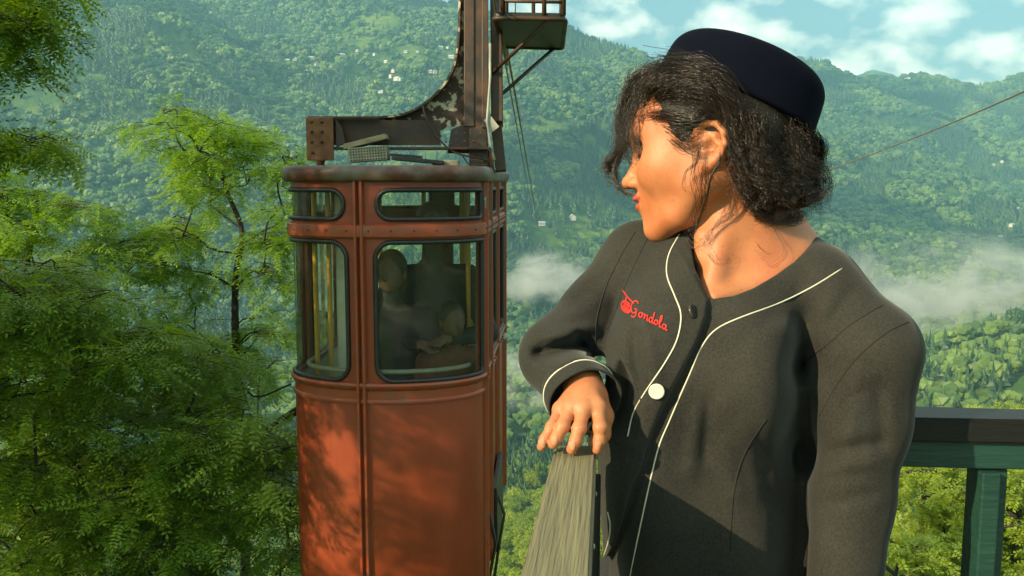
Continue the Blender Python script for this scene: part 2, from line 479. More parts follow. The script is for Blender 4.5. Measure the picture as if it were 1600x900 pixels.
px, py = w2px(np.stack([x, y, z], -1))
village = np.exp(-(((px - 610) / 150) ** 2 + ((py - 110) / 60) ** 2)) + .9 * np.exp(-(((px - 900) / 90) ** 2 + ((py - 375) / 22) ** 2))
keep = (meadow + .55 * village < .34) | (g.uniform(size=len(x)) < .12)
keep &= ~((px > 1440) & (py > 590) & (r < 330) & (g.uniform(size=len(x)) < .8))
keep &= (px > -140) & (px < 1760)
for hx_, hy_, _k in HOUSES: keep &= ~((np.abs(px - hx_) < 9) & (py > hy_ - 3) & (py < hy_ + 13))
x, y, z, r = x[keep], y[keep], z[keep], r[keep]
con = (fbm(x / 200 - 8, y / 200 + 4, 3) > .16)
con |= (r < 800) & (x > 200) & (g.uniform(size=len(x)) < .6) & (g.uniform(size=len(x))[:] < .8 if False else True) & (r > 420)
con &= r > 430
nearb = (~con) & (r < 560)
sc = g.uniform(11, 20, len(x)) * np.clip(.8 + r / 5200, .85, 1.5)
P = np.stack([x, y, z - .5], -1)
fb_ = (~con) & ~nearb
NEAR_P, NEAR_S = P[nearb], sc[nearb]
scatter('broadleaf_forest', P[fb_], sc[fb_], [blob_tree(s) for s in range(5)], 1, ('far broadleaf forest covering the hazy mountain slopes', 'forest'))
scatter('conifer_forest', P[con], sc[con] * 1.25, [cone_tree(s) for s in range(4)], 2, ('dark spruce forest scattered over the hazy mountain slopes', 'forest'))

# ---- haze: one closed box of air
mh = bpy.data.materials.new('haze_air'); mh.use_nodes = True
mh.node_tree.nodes.remove(mh.node_tree.nodes['Principled BSDF'])
pv = mh.node_tree.nodes.new('ShaderNodeVolumePrincipled')
pv.inputs['Color'].default_value = (.29, .62, .80, 1)
pv.inputs['Density'].default_value = 2.05e-4
pv.inputs['Anisotropy'].default_value = 0.1
mh.node_tree.links.new(pv.outputs[0], mh.node_tree.nodes['Material Output'].inputs['Volume'])
zt = max(float(Zg.max()), 800) + 30
hz = MB().box((0, 0, (zt - 330) / 2), (11600, 11600, zt + 330)).build('haze', mh)
tag(hz, 'pale teal haze filling the whole valley', 'haze', kind='stuff')
# ------------------------------------------------------------------ smooth solids (signed distance fields meshed as one surface)
def s_ell(P, c, r, R=None):
    q = P - np.asarray(c, np.float32)
    if R is not None: q = q @ np.asarray(R, np.float32)      # columns of R are the local axes
    r = np.asarray(r, np.float32)
    k0 = np.linalg.norm(q / r, axis=-1); k1 = np.linalg.norm(q / (r * r), axis=-1) + 1e-9
    return k0 * (k0 - 1) / k1
def s_cone(P, a, b, ra, rb, sq=None):
    a = np.asarray(a, np.float32); b = np.asarray(b, np.float32)
    d = b - a; L2 = float((d * d).sum()) + 1e-12
    t = np.clip(((P - a) @ d) / L2, 0, 1)
    q = P - (a + t[..., None] * d)
    return np.linalg.norm(q, axis=-1) - (ra + (rb - ra) * t)
def s_chain(P, pts, rs, k=0.004):
    o = None
    for i in range(len(pts) - 1):
        d = s_cone(P, pts[i], pts[i + 1], rs[i], rs[i + 1])
        o = d if o is None else smin(o, d, k)
    return o
def smin(a, b, k):
    h = np.maximum(k - np.abs(a - b), 0) / k
    return np.minimum(a, b) - h * h * k * 0.25
def smax(a, b, k): return -smin(-a, -b, k)
def grid_eval(fn, lo, hi, h):
    lo = np.asarray(lo, float); hi = np.asarray(hi, float)
    n = np.ceil((hi - lo) / h).astype(int) + 1
    out = np.empty(tuple(n), np.float32)
    ax = [lo[i] + h * np.arange(n[i]) for i in range(3)]
    step = max(1, int(600000 / (n[1] * n[2])))
    for s in range(0, n[0], step):
        X, Y, Z = np.meshgrid(ax[0][s:s + step], ax[1], ax[2], indexing='ij')
        out[s:s + step] = fn(np.stack([X, Y, Z], -1).astype(np.float32))
    return out, lo
def surface_nets(D, lo, h):
    """dual contouring without gradients: one vertex per crossed cell, quads across crossed edges"""
    S = D < 0
    nx, ny, nz = D.shape
    c = np.zeros((nx - 1, ny - 1, nz - 1), np.int8)
    for i in (0, 1):
        for j in (0, 1):
            for k in (0, 1): c += S[i:nx - 1 + i, j:ny - 1 + j, k:nz - 1 + k]
    act = (c > 0) & (c < 8)
    ids = -np.ones(act.shape, np.int64); ci = np.argwhere(act); ids[act] = np.arange(len(ci))
    acc = np.zeros((len(ci), 3)); cnt = np.zeros(len(ci))
    i0, j0, k0 = ci.T
    corners = [(i, j, k) for i in (0, 1) for j in (0, 1) for k in (0, 1)]
    val = {cc: D[i0 + cc[0], j0 + cc[1], k0 + cc[2]].astype(float) for cc in corners}
    for a in corners:
        for ax in range(3):
            if a[ax]: continue
            b = list(a); b[ax] = 1; b = tuple(b)
            va, vb = val[a], val[b]; m = (va < 0) != (vb < 0)
            t = np.where(m, va / np.where(m, va - vb, 1), 0)
            p = np.array(a, float)[None].repeat(len(ci), 0); p[:, ax] = t
            acc += p * m[:, None]; cnt += m
    V = (ci + acc / cnt[:, None]) * h + lo
    quads = []
    for ax in range(3):
        sl0 = [slice(1, -1)] * 3; sl0[ax] = slice(0, -1)
        sl1 = [slice(1, -1)] * 3; sl1[ax] = slice(1, None)
        A = S[tuple(sl0)]; Bb = S[tuple(sl1)]
        e = np.argwhere(A != Bb); off = np.ones(3, int); off[ax] = 0; e = e + off
        sgn = S[e[:, 0], e[:, 1], e[:, 2]]
        u, v = [(1, 2), (2, 0), (0, 1)][ax]
        def gid(du, dv):
            q = e.copy(); q[:, u] -= du; q[:, v] -= dv
            return ids[q[:, 0], q[:, 1], q[:, 2]]
        Q = np.stack([gid(1, 1), gid(0, 1), gid(0, 0), gid(1, 0)], -1)
        Q[~sgn] = Q[~sgn][:, ::-1]
        quads.append(Q)
    return V, np.concatenate(quads)
def sdf_mesh(fn, lo, hi, h, newton=2):
    D, lo = grid_eval(fn, lo, hi, h)
    V, Q = surface_nets(D, lo, h)
    V = V.astype(np.float32)
    for _ in range(newton):          # pull the vertices onto the true surface
        e = h * 0.3; g = np.zeros_like(V)
        for a in range(3):
            d = np.zeros(3, np.float32); d[a] = e
            g[:, a] = (fn(V + d) - fn(V - d)) / (2 * e)
        f = fn(V); n2 = (g * g).sum(1) + 1e-6
        step = np.clip(f / n2, -h, h)[:, None] * g
        V = V - step * 0.8
    return V, Q
def rotm(ax, deg):
    return np.array(Matrix.Rotation(math.radians(deg), 3, ax))
# ------------------------------------------------------------------ cable car cabin
def zpx(py, Y):   # world height seen at pixel row py at world distance Y
    return CAMZ + Y * math.tan(math.atan((450 - py) / F) - PITCH)
CA, CB, CS = 0.510, 0.32, 0.86          # half width, bulge of the round ends, half length of the straight sides
_t = np.linspace(0, math.pi / 2, 60)
_q = [(CA * math.sin(t), -CS / 1.0 * 0 - CB * math.cos(t)) for t in _t]
plan = [(x, y - 0) for x, y in _q]                                   # front nose -> right corner
plan += [(CA, 0 + 2 * CS * s) for s in np.linspace(0, 1, 30)[1:]]
plan += [(CA * math.cos(t), 2 * CS + CB * math.sin(t)) for t in _t[1:]]
plan += [(-x, y) for x, y in plan[::-1][1:]]
plan = np.array(plan); _cum = np.concatenate([[0], np.cumsum(np.linalg.norm(np.diff(plan, axis=0), axis=1))]); PER = _cum[-1]
def pl(u, off=0.0):
    u = u % PER
    x = np.interp(u, _cum, plan[:, 0]); y = np.interp(u, _cum, plan[:, 1])
    e = 0.012; a = (u - e) % PER; b = (u + e) % PER
    tx = np.interp(b, _cum, plan[:, 0]) - np.interp(a, _cum, plan[:, 0]); ty = np.interp(b, _cum, plan[:, 1]) - np.interp(a, _cum, plan[:, 1])
    L_ = math.hypot(tx, ty) + 1e-9
    return x + ty / L_ * off, y - tx / L_ * off
YF = 4.45
Zr, Zrb = zpx(258, YF), zpx(284, YF)
ZU1, ZU0 = zpx(297, YF), zpx(343, YF)
ZB1, ZB0 = zpx(350, YF), zpx(372, YF)
ZL1, ZL0 = zpx(379, YF), zpx(597, YF)
ZS1, ZS0 = zpx(603, YF), zpx(632, YF)
ZBOT = zpx(965, YF)
m_red, N, L, B = nodes_of('cabin_paint')
tc = N.new('ShaderNodeTexCoord')
na = N.new('ShaderNodeTexNoise'); na.inputs['Scale'].default_value = 3.5; na.inputs['Detail'].default_value = 8; na.inputs['Roughness'].default_value = .65
nb = N.new('ShaderNodeTexNoise'); nb.inputs['Scale'].default_value = 42; nb.inputs['Detail'].default_value = 4; nb.inputs['Roughness'].default_value = .7
mpv = N.new('ShaderNodeMapping'); mpv.inputs['Scale'].default_value = (1, 1, .35)
L.new(tc.outputs['Object'], mpv.inputs[0]); L.new(mpv.outputs[0], na.inputs['Vector']); L.new(tc.outputs['Object'], nb.inputs['Vector'])
ra = N.new('ShaderNodeValToRGB'); ra.color_ramp.elements[0].position = .3; ra.color_ramp.elements[0].color = (.18, .028, .011, 1)
ra.color_ramp.elements[1].position = .72; ra.color_ramp.elements[1].color = (.27, .050, .018, 1)
rb_ = N.new('ShaderNodeValToRGB'); rb_.color_ramp.elements[0].position = .72; rb_.color_ramp.elements[0].color = (0, 0, 0, 1)
rb_.color_ramp.elements[1].position = .76; rb_.color_ramp.elements[1].color = (1, 1, 1, 1)
L.new(na.outputs['Fac'], ra.inputs[0]); L.new(nb.outputs['Fac'], rb_.inputs[0])
mm = N.new('ShaderNodeMix'); mm.data_type = 'RGBA'; mm.inputs['B'].default_value = (.34, .22, .15, 1)
L.new(rb_.outputs[0], mm.inputs['Factor']); L.new(ra.outputs[0], mm.inputs['A']); L.new(mm.outputs['Result'], B.inputs['Base Color'])
mr = N.new('ShaderNodeMapRange'); mr.inputs['To Min'].default_value = .26; mr.inputs['To Max'].default_value = .5
L.new(na.outputs['Fac'], mr.inputs[0]); L.new(mr.outputs[0], B.inputs['Roughness'])
bu = N.new('ShaderNodeBump'); bu.inputs['Strength'].default_value = .35; bu.inputs['Distance'].default_value = .02
n3 = N.new('ShaderNodeTexNoise'); n3.inputs['Scale'].default_value = 2.2; n3.inputs['Detail'].default_value = 3
L.new(tc.outputs['Object'], n3.inputs['Vector']); L.new(n3.outputs['Fac'], bu.inputs['Height']); L.new(bu.outputs[0], B.inputs['Normal'])
m_redtrim = mat('trim_paint', (.28, .052, .018), (.20, .08, .05), 14, .38, bump=.25, bscale=30, lo=.45, hi=.75)
m_roofrim = mat('roof_rim_paint', (.085, .024, .014), (.13, .11, .09), 7, .42, bump=.4, bscale=30, lo=.42, hi=.66)
m_rubber = mat('black_rubber', (.012, .012, .012), (.02, .02, .02), 20, .45)
m_steel = mat('rusty_dark_steel', (.030, .017, .010), (.085, .040, .018), 9, .55, bump=.5, bscale=50, lo=.4, hi=.7, rvar=.12)
m_rust = mat('orange_rust', (.20, .085, .030), (.10, .035, .014), 14, .7, bump=.6, bscale=60)
m_flake = mat('flaking_paint', (.045, .024, .014), (.50, .44, .30), 17, .7, bump=.7, bscale=45, lo=.52, hi=.58, detail=7)
m_dark = mat('dark_metal', (.015, .015, .014), (.03, .028, .024), 12, .5, bump=.3)
m_yellow = mat('yellow_pole_paint', (.62, .36, .04), (.5, .28, .03), 8, .35)
m_greyp = mat('grey_pipe', (.36, .36, .30), (.24, .24, .20), 10, .45)
m_casing = mat('pale_casing', (.62, .62, .52), (.48, .48, .40), 8, .35)
m_inner = mat('cabin_lining', (.50, .52, .42), (.36, .38, .30), 3, .6)
mgl, N, L, B = nodes_of('window_glass')
N.remove(B)
trn = N.new('ShaderNodeBsdfTransparent'); trn.inputs[0].default_value = (.94, .98, .90, 1)
gls = N.new('ShaderNodeBsdfGlossy'); gls.inputs['Roughness'].default_value = .03
dif = N.new('ShaderNodeBsdfDiffuse'); dif.inputs[0].default_value = (.45, .45, .36, 1)
fr = N.new('ShaderNodeFresnel'); fr.inputs[0].default_value = 1.52
tcg = N.new('ShaderNodeTexCoord'); ngl = N.new('ShaderNodeTexNoise'); ngl.inputs['Scale'].default_value = 3; ngl.inputs['Detail'].default_value = 8
mpg = N.new('ShaderNodeMapping'); mpg.inputs['Scale'].default_value = (2, 2, .6); L.new(tcg.outputs['Object'], mpg.inputs[0]); L.new(mpg.outputs[0], ngl.inputs[0])
mrg = N.new('ShaderNodeMapRange'); mrg.inputs['From Min'].default_value = .35; mrg.inputs['From Max'].default_value = .75; mrg.inputs['To Min'].default_value = .02; mrg.inputs['To Max'].default_value = .05
L.new(ngl.outputs['Fac'], mrg.inputs[0])
fb = N.new('ShaderNodeMath'); fb.operation = 'MULTIPLY_ADD'; fb.inputs[1].default_value = .75; fb.inputs[2].default_value = .0
L.new(fr.outputs[0], fb.inputs[0])
m1 = N.new('ShaderNodeMixShader'); m2 = N.new('ShaderNodeMixShader')
L.new(mrg.outputs[0], m1.inputs[0]); L.new(trn.outputs[0], m1.inputs[1]); L.new(dif.outputs[0], m1.inputs[2])
L.new(fb.outputs[0], m2.inputs[0]); L.new(m1.outputs[0], m2.inputs[1]); L.new(gls.outputs[0], m2.inputs[2])
L.new(m2.outputs[0], N['Material Output'].inputs['Surface'])

cabin = empty("cable_car_cabin", (-0.664, 4.78, 0), math.radians(-3.0))
tag(cabin, 'round-ended rust-red cable car cabin hanging beside the platform', 'cable car cabin')

def sweep(prof, closed=True, u0=0.0, u1=None, n=150):
    """profile [(offset, z)] carried round the plan of the cabin"""
    u1 = PER if u1 is None else u1
    us = np.linspace(u0, u1, n, endpoint=not closed)
    vs = []; fs = []; m = len(prof)
    for u in us:
        for o, z in prof:
            x, y = pl(u, o); vs.append((x, y, z))
    R = n if closed else n - 1
    for i in range(R):
        j = (i + 1) % n
        for k in range(m - 1):
            fs.append((i * m + k, j * m + k, j * m + k + 1, i * m + k + 1))
    return vs, fs
def obj_sweep(name, prof, m, parent=cabin, **kw):
    b = MB(); v, f = sweep(prof, **kw); b.add(v, f)
    return shade_auto(b.build(name, m, parent), 40)
# body shell below the windows
prof = [(-.03, ZBOT - .03), (-.02, ZBOT), (.0, ZBOT + .05), (.004, ZBOT + .4), (.002, ZS0 - .02), (0, ZS0)]
body = obj_sweep('body_panel', prof, m_red, n=220)
obj_sweep('lower_moulding', [(0, ZS0 - .004), (.010, ZS0), (.013, ZS0 + .010), (.010, ZS0 + .020), (.004, ZS0 + .024), (.003, ZS1 - .03), (.012, ZS1 - .022), (.022, ZS1 - .010), (.024, ZS1), (.018, ZS1 + .010), (0, ZS1 + .014), (-.03, ZS1 + .014)], m_redtrim, n=220)
obj_sweep('middle_band', [(-.02, ZB0 - .006), (.012, ZB0 - .004), (.022, ZB0 + .006), (.024, (ZB0 + ZB1) / 2), (.022, ZB1 - .008), (.010, ZB1), (-.02, ZB1 + .001)], m_redtrim, n=220)
rr = (Zr - Zrb) * .5
rim = [(.020 + rr * .62 * math.sin(a), (Zr + Zrb) / 2 - rr * math.cos(a)) for a in np.linspace(0, math.pi, 9)]
obj_sweep('roof_rim', [(-.03, Zrb + .012)] + rim + [(-.06, Zr - .004)], m_roofrim, n=220)
# roof skin and floor
def lid(name, z, dz, off, m):
    b = MB(); n = 120; us = np.linspace(0, PER, n, endpoint=False); vs = []; fs = []
    cx, cy = 0, CS
    for r in (1, .8, .5, .2):
        for u in us:
            x, y = pl(u, off); vs.append((cx + (x - cx) * r, cy + (y - cy) * r, z + dz * (1 - r)))
    for i in range(3):
        for k in range(n): fs.append((i * n + k, i * n + (k + 1) % n, (i + 1) * n + (k + 1) % n, (i + 1) * n + k))
    fs.append(tuple(3 * n + k for k in range(n)))
    return b.add(vs, fs).build(name, m, cabin, True)
lid('roof', Zr - .01, .03, -.04, m_roofrim)
lid('ceiling', ZU1 + .02, .0, -.03, m_inner)
lid('floor', ZBOT + .06, 0, -.03, m_inner)
obj_sweep('inner_lining', [(-.04, ZBOT + .05), (-.04, ZL0 - .035), (-.02, ZL0 - .03)], m_inner)

def rrect(u0, u1, z0, z1, rads, k=9):
    """rounded rectangle, counter-clockwise from lower left; rads ll, lr, ur, ul"""
    P = []
    cs = [(u0, z0, 1, 1, 180), (u1, z0, -1, 1, 270), (u1, z1, -1, -1, 0), (u0, z1, 1, -1, 90)]
    loops = []
    for (cu, cz, su, sz, a0), r in zip(cs, rads):
        cx, cz_ = cu + su * r, cz + sz * r
        loops.append([(cx + r * math.cos(math.radians(a0 + 90 * i / (k - 1))), cz_ + r * math.sin(math.radians(a0 + 90 * i / (k - 1)))) for i in range(k)])
    for i in range(4):
        P += loops[i]; a = loops[i][-1]; b = loops[(i + 1) % 4][0]
        for j in range(1, 12): P.append((a[0] + (b[0] - a[0]) * j / 12, a[1] + (b[1] - a[1]) * j / 12))
    return np.array(P)
def window_cell(u0, u1, z0, z1, w, rads, wallm=m_red, label=None):
    """wall panel with a rounded window: panel, rubber gasket, pane"""
    inner = rrect(*w, rads); outer = rrect(u0, u1, z0, z1, (.004,) * 4)
    n = len(inner); b = MB(); vs = []; fs = []
    for off in (0.0,):
        for t in np.linspace(0, 1, 5):
            for p, q_ in zip(outer, inner):
                u, z = p + (q_ - p) * t; x, y = pl(u, off); vs.append((x, y, z))
    for p in inner: x, y = pl(p[0], -.03); vs.append((x, y, p[1]))
    for i in range(5):
        for k in range(n): fs.append((i * n + k, i * n + (k + 1) % n, (i + 1) * n + (k + 1) % n, (i + 1) * n + k))
    b.add(vs, fs); panel = shade_auto(b.build('window_panel', wallm, cabin), 40)
    g = MB(); pts = []
    for p in inner:
        x, y = pl(p[0], .003); pts.append((x, y, p[1]))
    g.tube(pts, .0125, 8, closed=True); g.build('gasket', m_rubber, panel, True)
    gp = MB(); vs = []; fs = []; c = inner.mean(0); rings = 9
    for r in np.linspace(1, .06, rings):
        for p in inner:
            u, z = c + (p - c) * r; x, y = pl(u, -.008); vs.append((x, y, z))
    for i in range(rings - 1):
        for k in range(n): fs.append((i * n + k, i * n + (k + 1) % n, (i + 1) * n + (k + 1) % n, (i + 1) * n + k))
    fs.append(tuple((rings - 1) * n + k for k in range(n)))
    gp.add(vs, fs).build('pane', mgl, panel, True)
HP = PER / 2
big = .085; sm = .02
zc0, zc1 = ZS1 + .004, ZB0 - .002
zd0, zd1 = ZB1, Zrb + .02
cells = [(-.040, .67, -.002, .615, (big, .03, .012, big)), (-.89, -.120, -.82, -.150, (.03, big, big, .03)),
         (.70, .98, .74, .94, (.03,) * 4), (1.02, 1.55, 1.07, 1.50, (.03,) * 4), (1.60, 2.30, 1.66, 2.24, (.05,) * 4),
         (HP - .70, HP - .06, HP - .63, HP - .10, (.05,) * 4), (HP + .0, HP + .66, HP + .05, HP + .60, (.05,) * 4),
         (-2.30, -1.65, -2.24, -1.71, (.05,) * 4), (-1.60, -.93, -1.54, -.99, (.05,) * 4)]
for (a, b_, c, d, r) in cells:
    window_cell(a, b_, zc0, zc1, (c, d, ZL0, ZL1), r)
for (a, b_, c, d, r) in cells:
    hh = (ZU1 - ZU0) / 2 - .004
    rr_ = tuple(hh if v == big else min(v, .03) for v in r)
    window_cell(a, b_, zd0, zd1, (c + .012, d - .012, ZU0, ZU1), rr_)
# pillars between the cells, full height, with two raised beads
gaps = [(-.120, -.040), (.67, .70), (.98, 1.02), (1.55, 1.60), (2.30, HP - .70), (HP - .06, HP), (HP + .66, PER - 2.30), (-1.65, -1.60), (-.93, -.89)]
for a, b_ in gaps:
    if b_ < a: continue
    v, f = sweep([(0, ZS1), (0, Zrb + .02)], closed=False, u0=a - .001, u1=b_ + .001, n=max(3, int((b_ - a) / .03) + 2))
    g = MB().add(v, f); p_ = g.build('pillar', m_red, cabin, True)
    c = (a + b_) / 2; bb = MB()
    for du in (-.016, .016):
        w_ = .011
        pr = [(0, ZBOT + .05)]
        us = [c + du - w_, c + du - w_ * .5, c + du + w_ * .5, c + du + w_]; hs = [.0, .024, .024, .0]
        vs = []
        for z in (ZBOT + .04, ZS1, ZB0, Zrb + .006):
            for u, h_ in zip(us, hs): x, y = pl(u, h_ + .004); vs.append((x, y, z))
        fs = [(i * 4 + k, i * 4 + k + 1, i * 4 + k + 5, i * 4 + k + 4) for i in range(3) for k in range(3)]
        bb.add(vs, fs)
    bb.build('bead', m_redtrim, p_)
# rows of small screws on the mouldings
scw = MB()
for u in np.arange(-.8, 2.2, .11):
    for z in (ZS1 - .02, (ZB0 + ZB1) / 2):
        x, y = pl(u, .025); scw.lathe((x, y, z), [(.005, -.004), (.005, .002), (.002, .005)], 6)
scw.build('screws', m_steel, cabin)['kind'] = 'stuff'
# inside: poles, bench rail, grey column
def pole(x, y, r, m, name='pole'):
    MB().tube([(x, y, ZBOT + .06), (x, y, ZU1 + .02)], r, 12, cap=False).build(name, m, cabin, True)
for x, y in ((-.40, .02), (-.345, .10), (-.17, .12), (-.19, .55), (.40, .30), (.06, .9), (-.3, 1.3)): pole(x, y, .014, m_yellow, 'grab_pole')
MB().box((-.275, .16, (ZBOT + ZU1) / 2), (.085, .07, ZU1 - ZBOT - .05), None, .012).build('pillar_casing', m_casing, cabin)
MB().box((.30, .95, (ZL0 + ZU1) / 2), (.035, .05, ZU1 - ZL0), None, .005).build('window_post', m_yellow, cabin)
rl = []
for u in np.linspace(-.75, .62, 40): x, y = pl(u, -.07); rl.append((x, y, ZL0 + .035))
MB().tube(rl, .013, 8).build('handrail', m_greyp, cabin, True)
for s in (-1, 1):
    MB().box((s * .38, CS, ZBOT + .48), (.24, 1.3, .05), None, .015).build('bench', m_greyp, cabin)
# lamp flap and lock at the door edge
x, y = pl(.68, .012)
MB().box((x, y, (ZU0 + ZU1) / 2 - .01), (.012, .05, .10), np.array(Matrix.Rotation(.5, 3, 'Y')) if False else Matrix.Rotation(.5, 3, 'X'), .003).build('door_flap', m_greyp, cabin)
x, y = pl(.69, .02)
MB().box((x, y, ZS1 + .01), (.03, .04, .05), None, .006).build('door_latch', m_redtrim, cabin)
x, y = pl(2.1, .02)
MB().lathe((x, y, zpx(525, 6.2)), [(.001, -.03), (.028, -.02), (.03, 0), (.02, .02), (.001, .03)], 10).build('side_lamp', m_greyp, cabin, True)
# fender strip and bent stay rods low on the far side
x, y = pl(1.35, .03)
MB().box((x, y, ZBOT + .28), (.03, .55, .42), Matrix.Rotation(.12, 3, 'X'), .004).build('fender_plate', m_dark, cabin)
def cabw(px, py, Yd):   # world point -> cabin frame
    p = W(px, py, Yd); return Matrix.Rotation(math.radians(3.0), 4, 'Z') @ (p - Vector((-0.664, 4.78, 0)))
for pts in ([(768, 745, 5.4), (788, 803, 5.4), (781, 845, 5.4), (768, 930, 5.4)], [(765, 800, 5.2), (775, 850, 5.3), (764, 905, 5.2)]):
    P = [cabw(*p) for p in pts]
    MB().tube(P, .009, 8).build('stay_rod', m_dark, cabin, True)

# ------------------------------------------------------------------ hanger: curved steel arm over the roof
hang = empty('hanger_arm', W(640, 250, 5.0))
tag(hang, 'rusty riveted steel hanger arm curving up from the cabin roof', 'hanger')
HM = hang.location
def hb(name, b, m, smooth=False, par=None):
    o = b.build(name, m, None, smooth); o.data.transform(Matrix.Translation(-HM)); o.parent = par or hang; return o
HD = 5.0
curve = [(719, -60), (719, 20), (717, 70), (711, 104), (697, 132), (676, 155), (652, 172), (628, 181), (595, 185)]
cv = spline([W(a, b_, HD) for a, b_ in curve], 28)
def plate(name, outline, y0, y1, m, par=None):
    """outline of world points, extruded in Y"""
    n = len(outline); b = MB()
    vs = [(p[0], p[1] + y0, p[2]) for p in outline] + [(p[0], p[1] + y1, p[2]) for p in outline]
    fs = [tuple(range(n)), tuple(range(2 * n - 1, n - 1, -1))] + [(i, i + n, (i + 1) % n + n, (i + 1) % n) for i in range(n)]
    b.add(vs, [tuple(f) for f in fs]); return hb(name, b, m, False, par)
# gusset web
web = list(cv) + [W(595, 203, HD), W(690, 204, HD), W(700, 198, HD), W(745, 197, HD), W(745, -60, HD)]
gus = plate('gusset_plate', web, -.006, .006, m_flake)
fl = MB(); pr = None
for i in range(len(cv) - 1):
    a, b_ = Vector(cv[i]), Vector(cv[i + 1]); fl.beam(a, b_ + (b_ - a) * .05, .16, .012, up=Vector((a - b_).cross(Vector((0, 1, 0)))))
hb('curved_flange', fl, m_flake, False, gus)
# column: box girder with proud flanges
col = MB()
col.beam(W(748, -60, HD - .02), W(748, 262, HD - .02), .10, .14, up=(0, 1, 0), bev=.006)
hb('column_web', col, m_steel)
c2 = MB(); c2.beam(W(733, -60, HD - .09), W(733, 198, HD - .09), .055, .02, up=(0, 1, 0), bev=.003); hb('column_flange', c2, m_steel)
c2 = MB(); c2.beam(W(758, -60, HD - .09), W(758, 200, HD - .09), .035, .02, up=(0, 1, 0), bev=.003); hb('column_flange', c2, m_steel)
c2 = MB(); c2.beam(W(775, -60, HD + .05), W(777, 195, HD + .05), .065, .20, up=(0, 1, 0), bev=.006); hb('rear_column', c2, m_steel)
c2 = MB(); c2.beam(W(774, 180, HD + .05), W(783, 268, HD + .05), .06, .08, up=(0, 1, 0), bev=.004); hb('column_foot', c2, m_steel)
c2 = MB(); c2.tube([W(766, 68, HD - .13), W(766, 120, HD - .13), W(761, 190, HD - .13), W(766, 225, HD - .13), W(773, 250, HD - .12)], .007, 8); hb('conduit', c2, m_greyp, True)
c2 = MB(); c2.beam(W(761, 184, HD - .12), W(775, 202, HD - .12), .045, .006, up=(0, 1, 0)); hb('name_strip', c2, m_greyp)
# foot beam and end plate
c2 = MB(); c2.box((W(545, 209, HD)[0] + .17, HD - .03, W(0, 209, HD)[2]), (.70, .012, .135)); hb('foot_beam', c2, m_steel)
bx0, bx1 = W(492, 0, HD)[0], W(770, 0, HD)[0]
tz, bz = W(0, 187, HD)[2], W(0, 233, HD)[2]
c2 = MB(); c2.box(((bx0 + bx1) / 2, 4.98, bz), (bx1 - bx0 - .02, .16, .012)); c2.box(((bx0 + W(597, 0, HD)[0]) / 2, 4.98, tz), (W(597, 0, HD)[0] - bx0, .16, .012)); hb('beam_flange', c2, m_steel)
c2 = MB(); ex0, ex1 = W(490, 0, HD)[0], W(531, 0, HD)[0]
c2.box(((ex0 + ex1) / 2, 4.885, (W(0, 187, HD)[2] + W(0, 252, HD)[2]) / 2), (ex1 - ex0, .014, W(0, 187, HD)[2] - W(0, 252, HD)[2]), None, .005)
endp = hb('end_plate', c2, m_rust)
def rivet(b, px, py, Yw, r=.0065):
    p = W(px, py, HD); s = Yw / p.y
    b.lathe((p.x * 1.0, Yw, p.z), [(r, 0), (r * .95, r * .5), (r * .6, r * .9), (.0005, r)], 8, Matrix.Rotation(math.pi / 2, 3, 'X'))
for (px, py) in [(499, 194), (514, 194), (499, 209), (514, 209), (499, 224), (514, 224), (500, 240)]:
    b_ = MB(); rivet(b_, px, py, 4.876, .009); hb('rivet', b_, m_steel, True, endp)
c2 = MB(); c2.lathe(W(527, 197, 4.95), [(.012, -.03), (.012, .03)], 6, Matrix.Rotation(math.pi / 2, 3, 'X')); hb('bolt', c2, m_greyp)
c2 = MB(); sp = W(534, 0, HD)[0]
vs = [(sp, 4.90, tz - .01), (sp + .03, 4.90, tz - .05), (sp + .05, 4.9, bz + .03), (sp, 4.9, bz)]
vs += [(a, b_ + .012, c) for a, b_, c in vs]; c2.add(vs, [(0, 1, 2, 3), (7, 6, 5, 4), (0, 4, 5, 1), (1, 5, 6, 2), (2, 6, 7, 3), (3, 7, 4, 0)]); hb('stiffener', c2, m_steel)
gp_ = [W(*p, HD) for p in ((706, 203), (742, 188), (760, 188), (764, 240), (700, 240))]
cov = plate('riveted_gusset', gp_, -.05, -.035, m_steel)
for (px, py) in [(715, 210), (728, 210), (715, 222), (728, 222), (742, 222), (728, 234), (742, 234), (756, 234), (692, 214), (699, 223), (752, 210)]:
    b_ = MB(); rivet(b_, px, py, 4.95); hb('rivet', b_, m_rust, True, cov)
for px in (501, 765):
    c2 = MB(); c2.lathe(W(px, 250, HD), [(.028, -.06), (.022, -.02), (.026, .0), (.018, .05)], 12); hb('mounting_foot', c2, m_rust, True)
c2 = MB(); c2.tube(spline([W(660, 165, 4.88), W(668, 190, 4.86), W(690, 222, 4.86), W(715, 240, 4.86), W(745, 246, 4.87), W(765, 252, 4.9)], 24), .0055, 6); hb('cable', c2, m_steel, True)
c2 = MB(); c2.tube(spline([W(722, 243, 4.9), W(735, 258, 4.88), W(752, 256, 4.88), W(760, 246, 4.9)], 16), .003, 6); hb('loose_wire', c2, m_dark, True)
